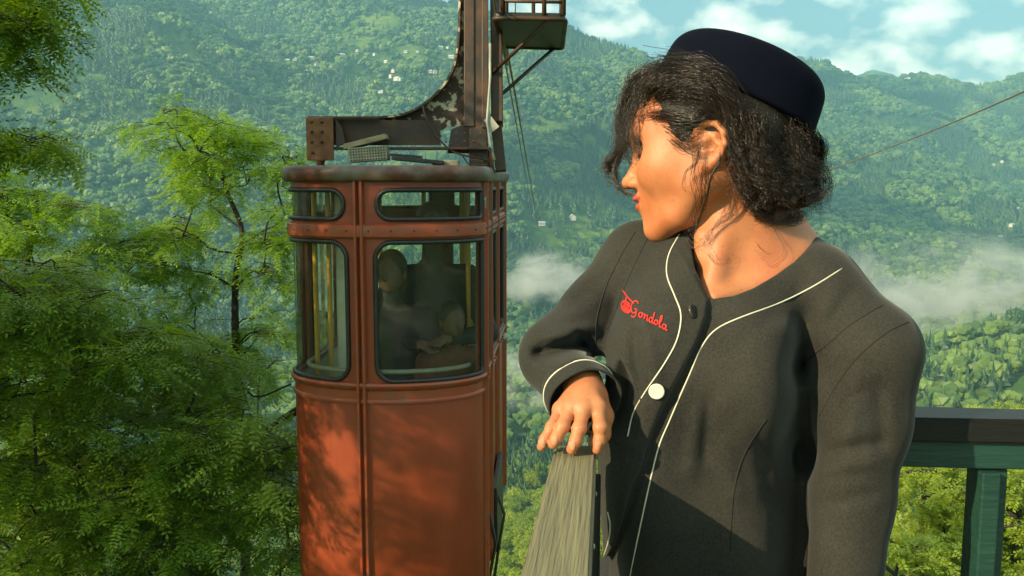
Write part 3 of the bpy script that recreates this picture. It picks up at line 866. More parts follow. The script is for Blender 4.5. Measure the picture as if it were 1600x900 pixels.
# ---- loose things lying on the roof
o = MB().box(W(573, 222, 4.86), (.235, .16, .028), Matrix.Rotation(math.radians(-14), 3, 'Y'), .003).build('wooden_board', mat('pale_board', (.34, .29, .18), (.22, .18, .11), 12, .8, bump=.4, stretch=(1, 6, 6)))
tag(o, 'short pale board lying tilted on the cabin roof', 'board')
hx = empty('perforated_box', W(577, 241, 4.8)); tag(hx, 'small perforated cream metal box on the cabin roof', 'box')
m_cream = mat('cream_enamel', (.30, .29, .19), (.20, .19, .12), 20, .5)
MB().box((0, 0, 0), (.205, .12, .076), Matrix.Rotation(math.radians(-4), 3, 'Y'), .004).build('casing', m_cream, hx)
pf = MB()
for i in range(13):
    for j in range(5):
        v = Matrix.Rotation(math.radians(-4), 3, 'Y') @ Vector((-.088 + i * .0147, -.0605, -.029 + j * .0145))
        pf.lathe(v, [(.0045, -.001), (.0045, .0012)], 6, Matrix.Rotation(math.pi / 2, 3, 'X'))
pf.build('holes', m_dark, hx)['kind'] = 'stuff'
o = MB().box(W(655, 251, 4.8), (.27, .2, .02), Matrix.Rotation(math.radians(5), 3, 'Y'), .003).box(W(635, 244, 4.82), (.16, .14, .014), Matrix.Rotation(math.radians(4), 3, 'Y')).build('dark_planks', m_dark)
tag(o, 'dark flat scrap boards lying under the hanger beam', 'scrap board')
o = MB().box(W(697, 257, 4.86), (.14, .1, .045), None, .006).build('cream_tin', m_cream)
tag(o, 'low cream box behind the rusty gusset on the roof', 'box')

# ------------------------------------------------------------------ service platform high on the hanger
sp_ = empty('service_platform', W(828, 60, 5.0)); tag(sp_, 'small dark steel service platform with railing braced to the hanger', 'platform')
SM = sp_.location; ZP = CAMZ + .835
def sb(name, b, m, smooth=False):
    o = b.build(name, m, None, smooth); o.data.transform(Matrix.Translation(-SM)); o.parent = sp_; return o
def atz(px, py, z):
    d = np.array(cf2w(cfp(px, py, 1.0))) - np.array([0, 0, CAMZ]); t = (z - CAMZ) / d[2]; return Vector(d * t) + Vector((0, 0, CAMZ))
c4 = [atz(771, 28, ZP), atz(884, 30, ZP), atz(879, 76, ZP), atz(787, 73, ZP)]
b = MB(); ctr = sum(c4, Vector()) / 4; pts = []
for i in range(4):
    p, a, c = c4[i], c4[i - 1], c4[(i + 1) % 4]
    r = .05
    A_ = p + (a - p).normalized() * r; C_ = p + (c - p).normalized() * r
    for t in np.linspace(0, 1, 5): pts.append(A_ * (1 - t) ** 2 + p * 2 * t * (1 - t) + C_ * t * t)
n = len(pts)
b.add([tuple(p) for p in pts] + [tuple(p + Vector((0, 0, .03))) for p in pts], [tuple(range(n)), tuple(range(2 * n - 1, n - 1, -1))] + [(i, (i + 1) % n, (i + 1) % n + n, i + n) for i in range(n)])
sb('deck_plate', b, m_dark)
b = MB(); b.tube(pts + [pts[0]], .012, 8); sb('edge_tube', b, m_steel, True)
near = [c4[0].lerp(c4[1], t) for t in (.13, .70, .97)]
far = [c4[3].lerp(c4[2], t) for t in (.05, .5, .97)]
for p in near + far:
    b = MB(); b.tube([p + Vector((0, 0, .02)), p + Vector((0, 0, .62))], .012, 8); sb('rail_post', b, m_steel, True)
for hgt in (.085, .60):
    for row in (near, far, [near[2], far[2]]):
        b = MB(); b.tube([row[0] + Vector((0, 0, hgt)), row[-1] + Vector((0, 0, hgt))], .009, 8); sb('guard_rail', b, m_steel, True)
b = MB(); b.tube([near[0].lerp(near[1], .3) + Vector((0, 0, .6)), near[0].lerp(near[1], .3) + Vector((0, 0, .03))], .004, 6); sb('hanging_wire', b, m_greyp, True)
for p0, p1 in (((767, 116, 4.95), c4[0].lerp(c4[1], .78)), ((782, 149, 5.1), c4[3].lerp(c4[2], .85))):
    b = MB(); b.tube([W(*p0), p1], .011, 8); sb('brace', b, m_steel, True)

# ------------------------------------------------------------------ ropes
m_rope = mat('wire_rope', (.26, .20, .12), (.14, .11, .08), 30, .5, metal=.3)
def rope(name, pts, r, label):
    o = MB().tube(spline([W(*p) for p in pts], 40), r, 8).build(name, m_rope, None, True); return tag(o, label, 'cable')
rope('haul_rope', [(1080, 342, 34), (1300, 264, 24), (1450, 207, 17), (1600, 143, 11), (1850, 26, 7)], .013, 'taut steel cable crossing the sky behind the bun of hair')
rope('track_rope', [(781, -40, 5.2), (786, 60, 5.6), (806, 190, 9), (833, 338, 60)], .006, 'left thin cable dropping from the hanger into the valley')
rope('track_rope', [(784, -40, 5.4), (792, 95, 6.0), (815, 205, 10), (840, 352, 60)], .009, 'right thicker dark cable dropping from the hanger into the valley')
# ------------------------------------------------------------------ near trees, leaf by leaf
M_LOCUST = leaf_mat('locust_leaf', (.085, .175, .022), (.24, .35, .042), .45, vary=False, rough=.30)
M_YOUNG = leaf_mat('young_leaf', (.10, .21, .024), (.24, .38, .05), .5, vary=False, rough=.4)
M_SUNNY = leaf_mat('sunny_leaf', (.16, .24, .026), (.36, .44, .06), .5, vary=False, rough=.4)
M_BARK = mat('tree_bark', (.030, .024, .017), (.014, .011, .008), 18, .85, bump=.8, bscale=40, stretch=(1, 1, .3), bdist=.01)
def compound_leaf(pairs=6, L=.17, ll=.040, lw=.0165, seed=0):
    """feathered leaf with its stalk along +X; quads"""
    r = random.Random(seed); V = []; Q = []
    def leaflet(base, dx, dy, l, w):
        d = Vector((dx, dy, r.uniform(-.35, .12))).normalized(); s = Vector((-d.y, d.x, 0)).normalized()
        s.z = r.uniform(-.25, .25); n = len(V)
        b = Vector(base)
        for p in (b, b + d * l * .45 + s * w / 2, b + d * l, b + d * l * .45 - s * w / 2): V.append(tuple(p))
        Q.append((n, n + 1, n + 2, n + 3))
    droop = lambda x: -1.6 * x * x
    for i in range(pairs):
        x = L * (.22 + .72 * i / (pairs - 1)); sz = ll * (1 - .25 * abs(i / (pairs - 1) - .45)) * r.uniform(.85, 1.1)
        for sgn in (-1, 1): leaflet((x, 0, droop(x)), .35, sgn, sz, lw)
    leaflet((L, 0, droop(L)), 1, 0, ll, lw)
    n = len(V); w = .0012
    V += [(0, -w, 0), (0, w, 0), (L, w * .6, droop(L)), (L, -w * .6, droop(L))]; Q.append((n, n + 1, n + 2, n + 3))
    return np.array(V, np.float32), np.array(Q)
def sprig_leaf(n=7, L=.12, ll=.06, lw=.03, seed=0):
    r = random.Random(seed); V = []; Q = []
    for i in range(n):
        b = Vector((L * i / n, 0, 0)); d = Vector((.6, (-1) ** i, r.uniform(-.5, .6))).normalized(); s = d.cross(Vector((r.uniform(-.3, .3), 0, 1))).normalized(); k = len(V)
        for p in (b, b + d * ll * .5 + s * lw / 2, b + d * ll, b + d * ll * .5 - s * lw / 2): V.append(tuple(p))
        Q.append((k, k + 1, k + 2, k + 3))
    return np.array(V, np.float32), np.array(Q)
def place_many(tpls, pos, dirs, scl, g):
    """copies of template leaves: stalk along dirs"""
    n = len(pos); d = dirs / np.linalg.norm(dirs, axis=1)[:, None]
    up = np.tile([0, 0, 1.0], (n, 1)) + g.normal(size=(n, 3)) * .28
    y = np.cross(up, d); y /= np.linalg.norm(y, axis=1)[:, None] + 1e-9; z = np.cross(d, y)
    R = np.stack([d, y, z], 2) * scl[:, None, None]
    which = g.integers(0, len(tpls), n); VV = []; QQ = []; off = 0
    for t, (V, Q) in enumerate(tpls):
        m = which == t; k = m.sum()
        P = np.einsum('nij,vj->nvi', R[m], V) + pos[m][:, None, :]
        VV.append(P.reshape(-1, 3)); QQ.append((Q[None] + (np.arange(k) * len(V))[:, None, None]).reshape(-1, 4) + off); off += k * len(V)
    return np.concatenate(VV), np.concatenate(QQ)
T_LOC = [compound_leaf(seed=s, pairs=p) for s, p in ((1, 6), (2, 7), (3, 5))]
T_SPR = [sprig_leaf(seed=s) for s in (1, 2, 3)]
def make_tree(name, label, trunk, trunk_r, pads, leafmat, tpl, per_pad, scl, seed, group=None, flat=.30, branch_r=.018, limb_from=.15, loose=1.0):
    """trunk: world points; pads: list of (x,y,z,r) leaf sprays, each on its own branch"""
    g = np.random.default_rng(seed)
    root = empty(name, tuple(trunk[0])); tag(root, label, 'tree', group)
    O = np.array(trunk[0], float)
    T = spline(trunk, 30); tb = MB()
    rr = np.linspace(trunk_r, trunk_r * .25, 30)
    tb.tube([Vector(p - O) for p in T], list(rr), 9)
    tb.build('trunk', M_BARK, root, True)
    br = MB(); tips = []
    nodes = [T[int(30 * limb_from):]]
    allp = T[int(30 * limb_from):]
    pads = sorted(pads, key=lambda p: np.min(np.linalg.norm(allp - np.array(p[:3]), axis=1)))
    LP, LD = [], []
    for (x, y, z, r) in pads:
        P = np.array([x, y, z]); d = np.linalg.norm(allp - P, axis=1) + np.maximum(allp[:, 2] - P[2] + .1, 0) * 1.3
        s = allp[np.argmin(d)]; L_ = np.linalg.norm(P - s)
        mid = (s + P) / 2 + g.normal(size=3) * L_ * .10 + np.array([0, 0, .08 * L_])
        m2 = s + (P - s) * .8 + g.normal(size=3) * L_ * .06 + np.array([0, 0, .05 * L_])
        c = spline([s, mid, m2, P], 9)
        r0 = branch_r * min(1, .35 + L_ * .45)
        br.tube([Vector(p - O) for p in c], list(np.linspace(r0, .004, 9)), 5, cap=False)
        allp = np.vstack([allp, c[3:7]])
        # twigs through the pad, leaves along them
        nt = max(3, int(per_pad / 9))
        for k in range(nt):
            a = g.uniform(0, 2 * math.pi); e = np.array([math.cos(a), math.sin(a), g.normal() * flat * .7]) * r * g.uniform(.55, 1.1)
            e[2] -= .12 * r
            st = P + g.normal(size=3) * np.array([r, r, r * flat]) * .25
            br.tube([Vector(st - O), Vector(st + e * .5 + np.array([0, 0, .03 * r]) - O), Vector(st + e - O)], [.0035, .0025, .0012], 3, cap=False)
            q = max(3, int(per_pad / nt)); t = g.uniform(.15, 1.0, q)
            LP.append(st + e * t[:, None] + g.normal(size=(q, 3)) * .03 * loose)
            side = np.cross(e, [0, 0, 1]); side /= np.linalg.norm(side) + 1e-9
            LD.append(e / (np.linalg.norm(e) + 1e-9) * .8 + side * g.choice([-1, 1], q)[:, None] * g.uniform(.3, 1.2, q)[:, None] + g.normal(size=(q, 3)) * .3 - np.array([0, 0, .15]))
    b_ = br.build('branches', M_BARK, root, True); b_['kind'] = 'stuff'
    LP = np.concatenate(LP) - O; LD = np.concatenate(LD)
    V, Q = place_many(tpl, LP, LD, g.uniform(.7, 1.2, len(LP)) * scl, g)
    cr = mesh_np('crown', V, Q, leafmat, root); cr['kind'] = 'stuff'
    return root
gt = random.Random(5)
def Wt(px, py, d): return np.array(W(px, py, d))
# slender sunlit tree
pads = []
outline = [(250, 300, 170, 250), (300, 360, 160, 260), (330, 380, 200, 330), (270, 330, 240, 330), (380, 470, 225, 300), (390, 465, 300, 400),
           (190, 300, 300, 380), (150, 300, 370, 440), (250, 360, 360, 470), (380, 460, 400, 520), (220, 350, 460, 560), (330, 460, 520, 620), (300, 460, 600, 720)]
for (x0, x1, y0, y1) in outline:
    for k in range(7):
        d = gt.uniform(7.2, 8.9); pads.append((*Wt(gt.uniform(x0, x1), gt.uniform(y0, y1), d), gt.uniform(.20, .34)))
make_tree('locust_tree', 'slender sunlit tree with feathery leaves and thin dark trunk behind the dark foliage', [Wt(392, 1250, 8), Wt(380, 760, 8), Wt(369, 560, 8.0), Wt(368, 440, 8.0), Wt(378, 362, 8), Wt(352, 292, 8), Wt(342, 220, 8.0)], .048,
          pads, M_YOUNG, T_LOC, 62, .95, 21, limb_from=.3)
# bright crown rising at the left edge
pads = []
for k in range(62):
    x = gt.uniform(-70, 215); y = gt.uniform(235, 470)
    if y < np.interp(x, [-70, 30, 100, 160, 215], [240, 262, 300, 335, 400]): continue
    pads.append((*Wt(x, y, gt.uniform(6.9, 8.2)), gt.uniform(.20, .34)))
make_tree('locust_tree', 'bright green feathery crown at the left edge, above the dark foliage', [Wt(-60, 1300, 7.8), Wt(-30, 800, 7.8), Wt(10, 560, 7.7), Wt(40, 420, 7.6), Wt(60, 330, 7.6)], .06,
          pads, M_YOUNG, T_LOC, 66, .95, 31, limb_from=.3)
# dark dense tree in front, lower left
pads = []
def top_y(x):
    return float(np.interp(x, [-100, 0, 100, 180, 250, 330, 400, 460, 520], [330, 370, 400, 440, 490, 545, 590, 660, 760]))
n_ = 0
while n_ < 250:
    x = gt.uniform(-120, 470); y = gt.uniform(240, 1010); d = gt.uniform(5.0, 7.2)
    if y < top_y(x) + 18: continue
    if x > 445 - (d - 5) * 10 and y < 700 and gt.random() < .6: continue
    p = Wt(x, y, d); pads.append((*p, gt.uniform(.20, .36))); n_ += 1
make_tree('locust_tree', 'dense dark green leafy tree filling the lower left corner', [Wt(120, 1500, 6.4), Wt(150, 1000, 6.4), Wt(140, 800, 6.4), Wt(90, 640, 6.4), Wt(70, 520, 6.4), Wt(40, 430, 6.3)], .085,
          pads, M_LOCUST, T_LOC, 84, .95, 22, limb_from=.2)
# bigger tree left of the frame whose outer twigs hang into the top left corner; it shades the cabin
pads = []
for (x0, x1, y0, y1, k_) in [(-60, 40, -60, 60, 4), (10, 85, 0, 60, 3), (-40, 50, 60, 100, 2), (30, 62, 85, 108, 1), (-60, 40, 205, 240, 3), (0, 95, 205, 230, 2), (60, 104, -20, 8, 1)]:
    for k in range(k_): pads.append((*Wt(gt.uniform(x0, x1) - 8, gt.uniform(y0, y1), gt.uniform(4.7, 5.3)), gt.uniform(.10, .17)))
k = 0
while k < 185:
    v = np.array([gt.uniform(-1, 1), gt.uniform(-1, 1), gt.uniform(-1, 1)])
    if np.linalg.norm(v) > 1: continue
    p = np.array([-4.1, 2.9, 2.0]) + v * np.array([1.3, 1.9, 2.1])
    x_, y_ = w2px(p)
    if w2cf(p)[2] > .3 and x_ > -60: continue
    if p[1] < 1.1: continue
    th = (4.5 - p[1]) / -sun_dir.y; hx0, hz0 = p[0] - sun_dir.x * th, p[2] - sun_dir.z * th      # crown thinned to let sun onto the cabin's left front
    if -1.35 < hx0 < -.72 and -.9 < hz0 < .75 and gt.random() < .72: continue
    pads.append((*p, gt.uniform(.25, .42))); k += 1
SHADE_TREE = make_tree('locust_tree', 'tree whose feathery twigs hang into the top left corner', [np.array([-5.2, 4.2, -4.5]), np.array([-5.1, 4.1, -1.5]), np.array([-4.9, 4.0, .8]), np.array([-4.6, 3.8, 2.4]), np.array([-4.4, 3.7, 3.9])], .12,
          pads, M_LOCUST, T_LOC, 84, 1.0, 23, limb_from=.3)
# dark dead limb crossing beside the cabin
o = MB().tube(spline([Wt(395, 700, 6.2), Wt(425, 668, 6.1), Wt(458, 645, 6.0), Wt(500, 620, 6.0)], 14), list(np.linspace(.022, .03, 14)), 7).tube(spline([Wt(372, 590, 6.2), Wt(400, 620, 6.2), Wt(455, 600, 6.1)], 10), .007, 6).build('bare_branch', M_BARK, None, True)
tag(o, 'bare dark branch reaching behind the left edge of the cabin', 'branch')
# bright broadleaf trees below the right-hand railing
for i, (px, py, d, R_, lab, ns) in enumerate([(1440, 805, 19, 1.75, 'bright yellow-green leafy tree below the railing left of the green post', 46), (1585, 850, 17, 1.5, 'bright yellow-green leafy tree below the railing right of the green post', 40),
                                             (1395, 930, 15, 1.3, 'low leafy tree directly below the woman\'s elbow', 24), (1520, 770, 30, 1.6, 'smaller leafy tree farther down the slope behind the green post', 30)]):
    c = Wt(px, py, d); gz = float(terrain(c[0], c[1])); pads = []
    for k in range(ns):
        v = np.array([gt.gauss(0, 1), gt.gauss(0, 1), gt.gauss(0, 1)]); v /= np.linalg.norm(v); v *= gt.uniform(.45, 1) ** .5
        pads.append((*(c + v * np.array([R_, R_, R_ * 1.0])), gt.uniform(.35, .55) * R_ / 1.6))
    make_tree('leafy_tree', lab, [np.array([c[0], c[1], gz - .2]), c - np.array([0, .1, R_ * 1.2]), c, c + np.array([0.1, 0, R_ * .6])], .08, pads, M_SUNNY, T_SPR, 100, 1.45, 40 + i, 'bright trees below the railing', flat=.55, branch_r=.05, loose=2.5)
# leafy growth on the near slope
M_BUSH = leaf_mat('slope_leaf', (.13, .20, .024), (.32, .39, .05), .45)
def leafy_source(seed, conic=False):
    g = np.random.default_rng(seed); n = 620
    cl = g.normal(size=(16, 3)); cl /= np.linalg.norm(cl, axis=1)[:, None]; cl *= g.uniform(.4, 1, (16, 1))
    cl = cl * np.array([.28, .28, .30]) + np.array([0, 0, .6])
    k = g.integers(0, 16, n); v = g.normal(size=(n, 3)); v /= np.linalg.norm(v, axis=1)[:, None]
    P = cl[k] + v * g.uniform(.09, .15, (n, 1)); N_ = v + g.normal(size=(n, 3)) * .5; N_ /= np.linalg.norm(N_, axis=1)[:, None]
    a = np.cross(N_, g.normal(size=(n, 3))); a /= np.linalg.norm(a, axis=1)[:, None]; b = np.cross(N_, a)
    s = g.uniform(.022, .042, (n, 1))
    V = np.stack([P - a * s, P + b * s * .7, P + a * s, P - b * s * .7], 1).reshape(-1, 3)
    me = bpy.data.meshes.new('leafy'); me.from_pydata([tuple(x) for x in V], [], [(4 * i, 4 * i + 1, 4 * i + 2, 4 * i + 3) for i in range(n)]); me.materials.append(M_BUSH)
    return bpy.data.objects.new('leafy_bush_source', me)
x, y, g = fan_points(5200, 28, 520, 9, -8, 34)
z = terrain(x, y); r = np.hypot(x, y)
px, py = w2px(np.stack([x, y, z], -1))
kp = (px > 780) & (px < 1750) & (g.uniform(size=len(x)) < np.where(r < 170, .8, .75)) & (fbm(x / 30, y / 30, 3) < .25) & (py < 1050)
P = np.concatenate([np.stack([x, y, z - .3], -1)[kp], NEAR_P])
scl = (g.uniform(2.6, 5.0, len(x)) * np.clip(r / 150, .55, 2.4))[kp]
scl = np.concatenate([scl, NEAR_S * .8])
scatter('slope_bushes', P, scl, [leafy_source(s) for s in range(4)], 5, ('sunlit bushes and small trees covering the near slope', 'bushes'))
# ------------------------------------------------------------------ railing of the platform
WOODTURN = -.12
m_gwood = mat('weathered_wood', (.19, .172, .090), (.115, .103, .056), 6, .78, bump=1.0, bscale=10, stretch=(26, 1.1, 14), turn=WOODTURN, lo=.3, hi=.7, bdist=.003)
m_bwood = mat('shaded_black_wood', (.006, .007, .007), (.010, .011, .011), 20, .5, spec=.3, bump=.3, stretch=(1, 8, 8))  # black wood, its colour deepened to carry the shade on the rails
m_green = mat('green_painted_wood', (.007, .036, .028), (.012, .052, .038), 7, .5, bump=.6, bscale=22, stretch=(1, 6, 6), bdist=.003)
RZ = W(898, 712, .958).z          # height of the cap
def onz(px, py, z):
    d = np.array(cf2w(cfp(px, py, 1.0))) - np.array([0, 0, CAMZ]); t = (z - CAMZ) / d[2]; return Vector(d * t) + Vector((0, 0, CAMZ))
side = empty('side_railing', onz(898, 712, RZ) - Vector((0, 0, RZ))); tag(side, 'weathered wooden railing end under the woman\'s hand', 'railing')
SL = side.location
def boxpts(name, top4, th, m, par, org, bev=.002):
    """plank from four top corners, thickness th down"""
    vs = [Vector(p) for p in top4] + [Vector(p) - Vector((0, 0, th)) for p in top4]
    bm = bmesh.new(); V = [bm.verts.new(v - org) for v in vs]
    for f in ((0, 1, 2, 3), (7, 6, 5, 4), (0, 4, 5, 1), (1, 5, 6, 2), (2, 6, 7, 3), (3, 7, 4, 0)): bm.faces.new([V[i] for i in f])
    bmesh.ops.recalc_face_normals(bm, faces=bm.faces[:])
    bmesh.ops.bevel(bm, geom=bm.edges[:], offset=bev, segments=2, affect='EDGES')
    me = bpy.data.meshes.new(name); bm.to_mesh(me); bm.free(); me.materials.append(m)
    o = bpy.data.objects.new(name, me); C.objects.link(o); o.parent = par; return o
a0, a1 = onz(868, 696, RZ), onz(932, 696, RZ); b0, b1 = onz(812, 900, RZ), onz(923, 900, RZ)
n0 = a0 + (b0 - a0) * 1.35; n1 = a1 + (b1 - a1) * 1.35
boxpts('cap_board', [n0, n1, a1, a0], .030, m_gwood, side, SL, .0025)
cd = ((a0 + a1) - (n0 + n1)).normalized()
mA = (a0 + a1) / 2; mN = (n0 + n1) / 2
b = MB(); b.beam(mN - Vector((0, 0, .065)) - SL, mA - Vector((-.006, 0, .065)) - SL, .044, .068, bev=.002); b.build('under_beam', m_bwood, side)
b = MB(); b.beam(mA - cd * .03 - Vector((0, 0, .10)) - SL, mA - cd * .03 - Vector((0, 0, RZ)) - SL, .045, .045, up=(0, 1, 0), bev=.003); b.build('post', m_bwood, side)
b = MB(); b.beam(mN - Vector((-.006, 0, .17)) - SL, mA - Vector((-.006, 0, .17)) - SL, .044, .138, bev=.002); b.build('shade_panel', m_bwood, side)  # solid panel added under the beam to block sun off the jacket
for t in (.30, .62):
    p = a1.lerp(b1, t * 1.2) - Vector((-.0005, 0, .013)); c = MB().lathe(p - SL, [(.0028, 0), (.0024, .0012), (.0005, .0018)], 8, Matrix.Rotation(math.pi / 2, 3, 'Y')); c.build('nail_head', m_greyp, side, True)
# rail behind the woman
back = empty('back_railing', (1.0, 1.25, 0)); tag(back, 'dark green railing with black top rail behind the woman', 'railing')
BL = back.location
p0, p1 = onz(1640, 657, RZ + .004), onz(1430, 653, RZ + .004); q0, q1 = onz(1640, 640, RZ + .004), onz(1430, 634, RZ + .004)
e = (p1 - p0); far_f = p0 + e * 3.6; q_e = (q1 - q0); far_q = q0 + q_e * 3.6
st_f = p0 - e * .4; st_q = q0 - q_e * .4
boxpts('top_rail', [st_f, far_f, far_q, st_q], .031, m_bwood, back, BL, .003)
dirr = e.normalized(); inn = (q0 - p0).normalized()
w_ = (q0 - p0).length
s0 = p0 - e * .4 + inn * w_ * .45; s1 = far_f + inn * w_ * .45
b = MB(); b.beam(s0 - Vector((0, 0, .031 + .0175)) - BL, s1 - Vector((0, 0, .031 + .0175)) - BL, .03, .034, bev=.002); b.build('green_beam', m_green, back)
pz = RZ - .031 - .034
for k, pxx in enumerate((1548, 1180)):
    tt = min(np.linspace(0, 1, 800), key=lambda t: abs(w2px(np.array(s0.lerp(s1, t)) + np.array([0, 0, pz - s0.z]))[0] - pxx)); pp = s0.lerp(s1, tt); pp.z = 0
    b = MB(); b.beam(pp + Vector((-.009, 0, pz)) - BL, pp + Vector((-.010, 0, 0)) - BL, .023, .040, up=(0, 1, 0), bev=.002)
    b.beam(pp + Vector((.010, .010, pz)) - BL, pp + Vector((.010, .010, 0)) - BL, .018, .03, up=(0, 1, 0), bev=.002)
    b.build('post', m_green, back)
b = MB(); b.beam(s0 - Vector((0, 0, RZ - .12)) - BL, s1 - Vector((0, 0, RZ - .12)) - BL, .03, .05, bev=.002); b.build('bottom_rail', m_green, back)
# planks of the platform floor
deck = empty('platform_floor', (0, 0, 0)); tag(deck, kind='structure')
m_deck = mat('deck_boards', (.16, .12, .08), (.09, .07, .05), 8, .8, bump=.6, stretch=(1, 8, 8))
pm = None
for i in range(16):
    o = MB().box((.9, -1.35 + i * .17, -.02 + (i % 3) * .001), (3.4, .162, .04), None, .003).build('floor_board', m_deck, deck)
MB().box((.9, -.1, -.12), (3.3, .12, .14)).box((.9, 1.2, -.12), (3.3, .12, .14)).box((.9, -1.2, -.12), (3.3, .12, .14)).build('joists', m_deck, deck)
MB().box((-.5, 1.1, -1.6), (.14, .14, 2.8)).box((2.2, 1.1, -1.6), (.14, .14, 2.8)).build('support_posts', m_deck, deck)

# ------------------------------------------------------------------ people riding in the cabin
m_coat = mat('dark_coat', (.010, .012, .016), (.02, .022, .026), 30, .8)
m_shirt = mat('brown_shirt', (.16, .05, .03), (.10, .035, .02), 20, .8)
m_skin2 = mat('passenger_skin', (.15, .085, .055), (.12, .07, .045), 20, .55)
m_hair2 = mat('dark_hair', (.012, .010, .009), (.03, .022, .016), 60, .5)
def passenger(label, base, h, coat, yaw, arms, hairlen=0):
    root = empty('person', base, yaw); tag(root, label, 'person', 'passengers inside the cabin')
    s = h / 1.75
    def body(P):
        P = P / s
        d = s_chain(P, [(-.09, 0, .92), (-.10, -.01, .50), (-.10, .02, .09)], [.088, .062, .045], .03)
        d = smin(d, s_chain(P, [(.09, 0, .92), (.10, -.01, .50), (.10, .02, .09)], [.088, .062, .045], .03), .04)
        d = smin(d, s_ell(P, (0, 0, 1.0), (.17, .12, .16)), .05)
        d = smin(d, s_ell(P, (0, 0, 1.25), (.18, .12, .22)), .06)
        d = smin(d, s_cone(P, (-.16, 0, 1.41), (.16, 0, 1.41), .065, .065), .05)
        d = smin(d, s_cone(P, (0, 0, 1.40), (0, -.015, 1.56), .06, .05), .03)
        for sg, (e, w) in zip((-1, 1), arms):
            d = smin(d, s_chain(P, [(sg * .19, 0, 1.40), e, w], [.062, .05, .034], .02), .03)
        for sg in (-1, 1): d = smin(d, s_cone(P, (sg * .10, .04, .05), (sg * .11, -.14, .035), .045, .035), .02)
        return d * s
    V, Q = sdf_mesh(body, np.array([-.5, -.5, -.03]) * s, np.array([.5, .35, 1.62]) * s, .014 * s, 1)
    bo = mesh_np('body', V, Q, coat, root, True)
    def head(P):
        P = P / s
        d = s_ell(P, (0, -.01, 1.66), (.074, .092, .105))
        d = smin(d, s_ell(P, (0, -.06, 1.61), (.05, .045, .06)), .02)
        d = smin(d, s_cone(P, (0, -.095, 1.66), (0, -.122, 1.63), .008, .013), .012)
        for sg in (-1, 1):
            d = smin(d, s_ell(P, (sg * .076, 0, 1.645), (.010, .022, .032)), .006)
            d = smax(d, -s_ell(P, (sg * .032, -.105, 1.67), (.016, .012, .010)), .008)
        return d * s
    V, Q = sdf_mesh(head, np.array([-.12, -.16, 1.5]) * s, np.array([.12, .12, 1.8]) * s, .006 * s, 1)
    mesh_np('head', V, Q, m_skin2, root, True)
    def hair(P):
        P = P / s
        d = s_ell(P, (0, .01, 1.68), (.084, .098, .105))
        if hairlen: d = smin(d, s_ell(P, (0, .05, 1.60 - hairlen / 2), (.08, .05, .10 + hairlen / 2)), .03)
        d = smax(d, -s_ell(P, (0, -.10, 1.635), (.066, .07, .075)), .01)
        return d * s
    V, Q = sdf_mesh(hair, np.array([-.12, -.16, 1.3]) * s, np.array([.12, .14, 1.82]) * s, .008 * s, 1)
    mesh_np('hair', V, Q, m_hair2, root, True)
    for sg, (e, w) in zip((-1, 1), arms):
        w = np.array(w); e = np.array(e); dr = (w - e) / np.linalg.norm(w - e)
        def hand(P):
            P = P / s
            d = s_ell(P, w + dr * .05, (.034, .034, .022))
            for f in range(4):
                o = np.cross(dr, [0, 0, 1]) * (f - 1.5) * .019
                d = smin(d, s_cone(P, w + dr * .075 + o, w + dr * (.13 + .008 * (f in (1, 2))) + o - np.array([0, 0, .02]), .0095, .008), .006)
            d = smin(d, s_cone(P, w + dr * .03, w + dr * .07 + np.cross(dr, [0, 0, 1]) * (-sg) * .045, .013, .009), .008)
            return d * s
        c = (w + dr * .06) * s
        V, Q = sdf_mesh(hand, c - .12 * s, c + .12 * s, .006 * s, 1)
        mesh_np('hand', V, Q, m_skin2, root, True)
    return root
fz = ZBOT + .06
passenger('passenger in a dark coat standing in the middle of the big window, hands together', W(676, 450, 5.2).xy.to_3d() + Vector((0, 0, fz)), (zpx(325, 5.2) - fz) , m_coat, math.radians(8), [((-.27, -.03, 1.13), (-.10, -.22, 1.12)), ((.27, -.03, 1.13), (.08, -.22, 1.14))])
passenger('shorter passenger in dark clothes at the left edge of the big window', W(612, 450, 5.05).xy.to_3d() + Vector((0, 0, fz)), (zpx(398, 5.05) - fz), m_coat, math.radians(-10), [((-.25, -.03, 1.13), (-.16, -.22, 1.08)), ((.25, -.03, 1.13), (.14, -.18, 1.0))])
passenger('smaller passenger in a reddish brown shirt at the right of the big window', W(706, 450, 5.0).xy.to_3d() + Vector((0, 0, fz)), (zpx(478, 4.98) - fz), m_shirt, math.radians(25), [((-.23, .0, 1.13), (-.10, -.19, 1.10)), ((.22, .02, 1.13), (.08, -.18, 1.12))], .18)

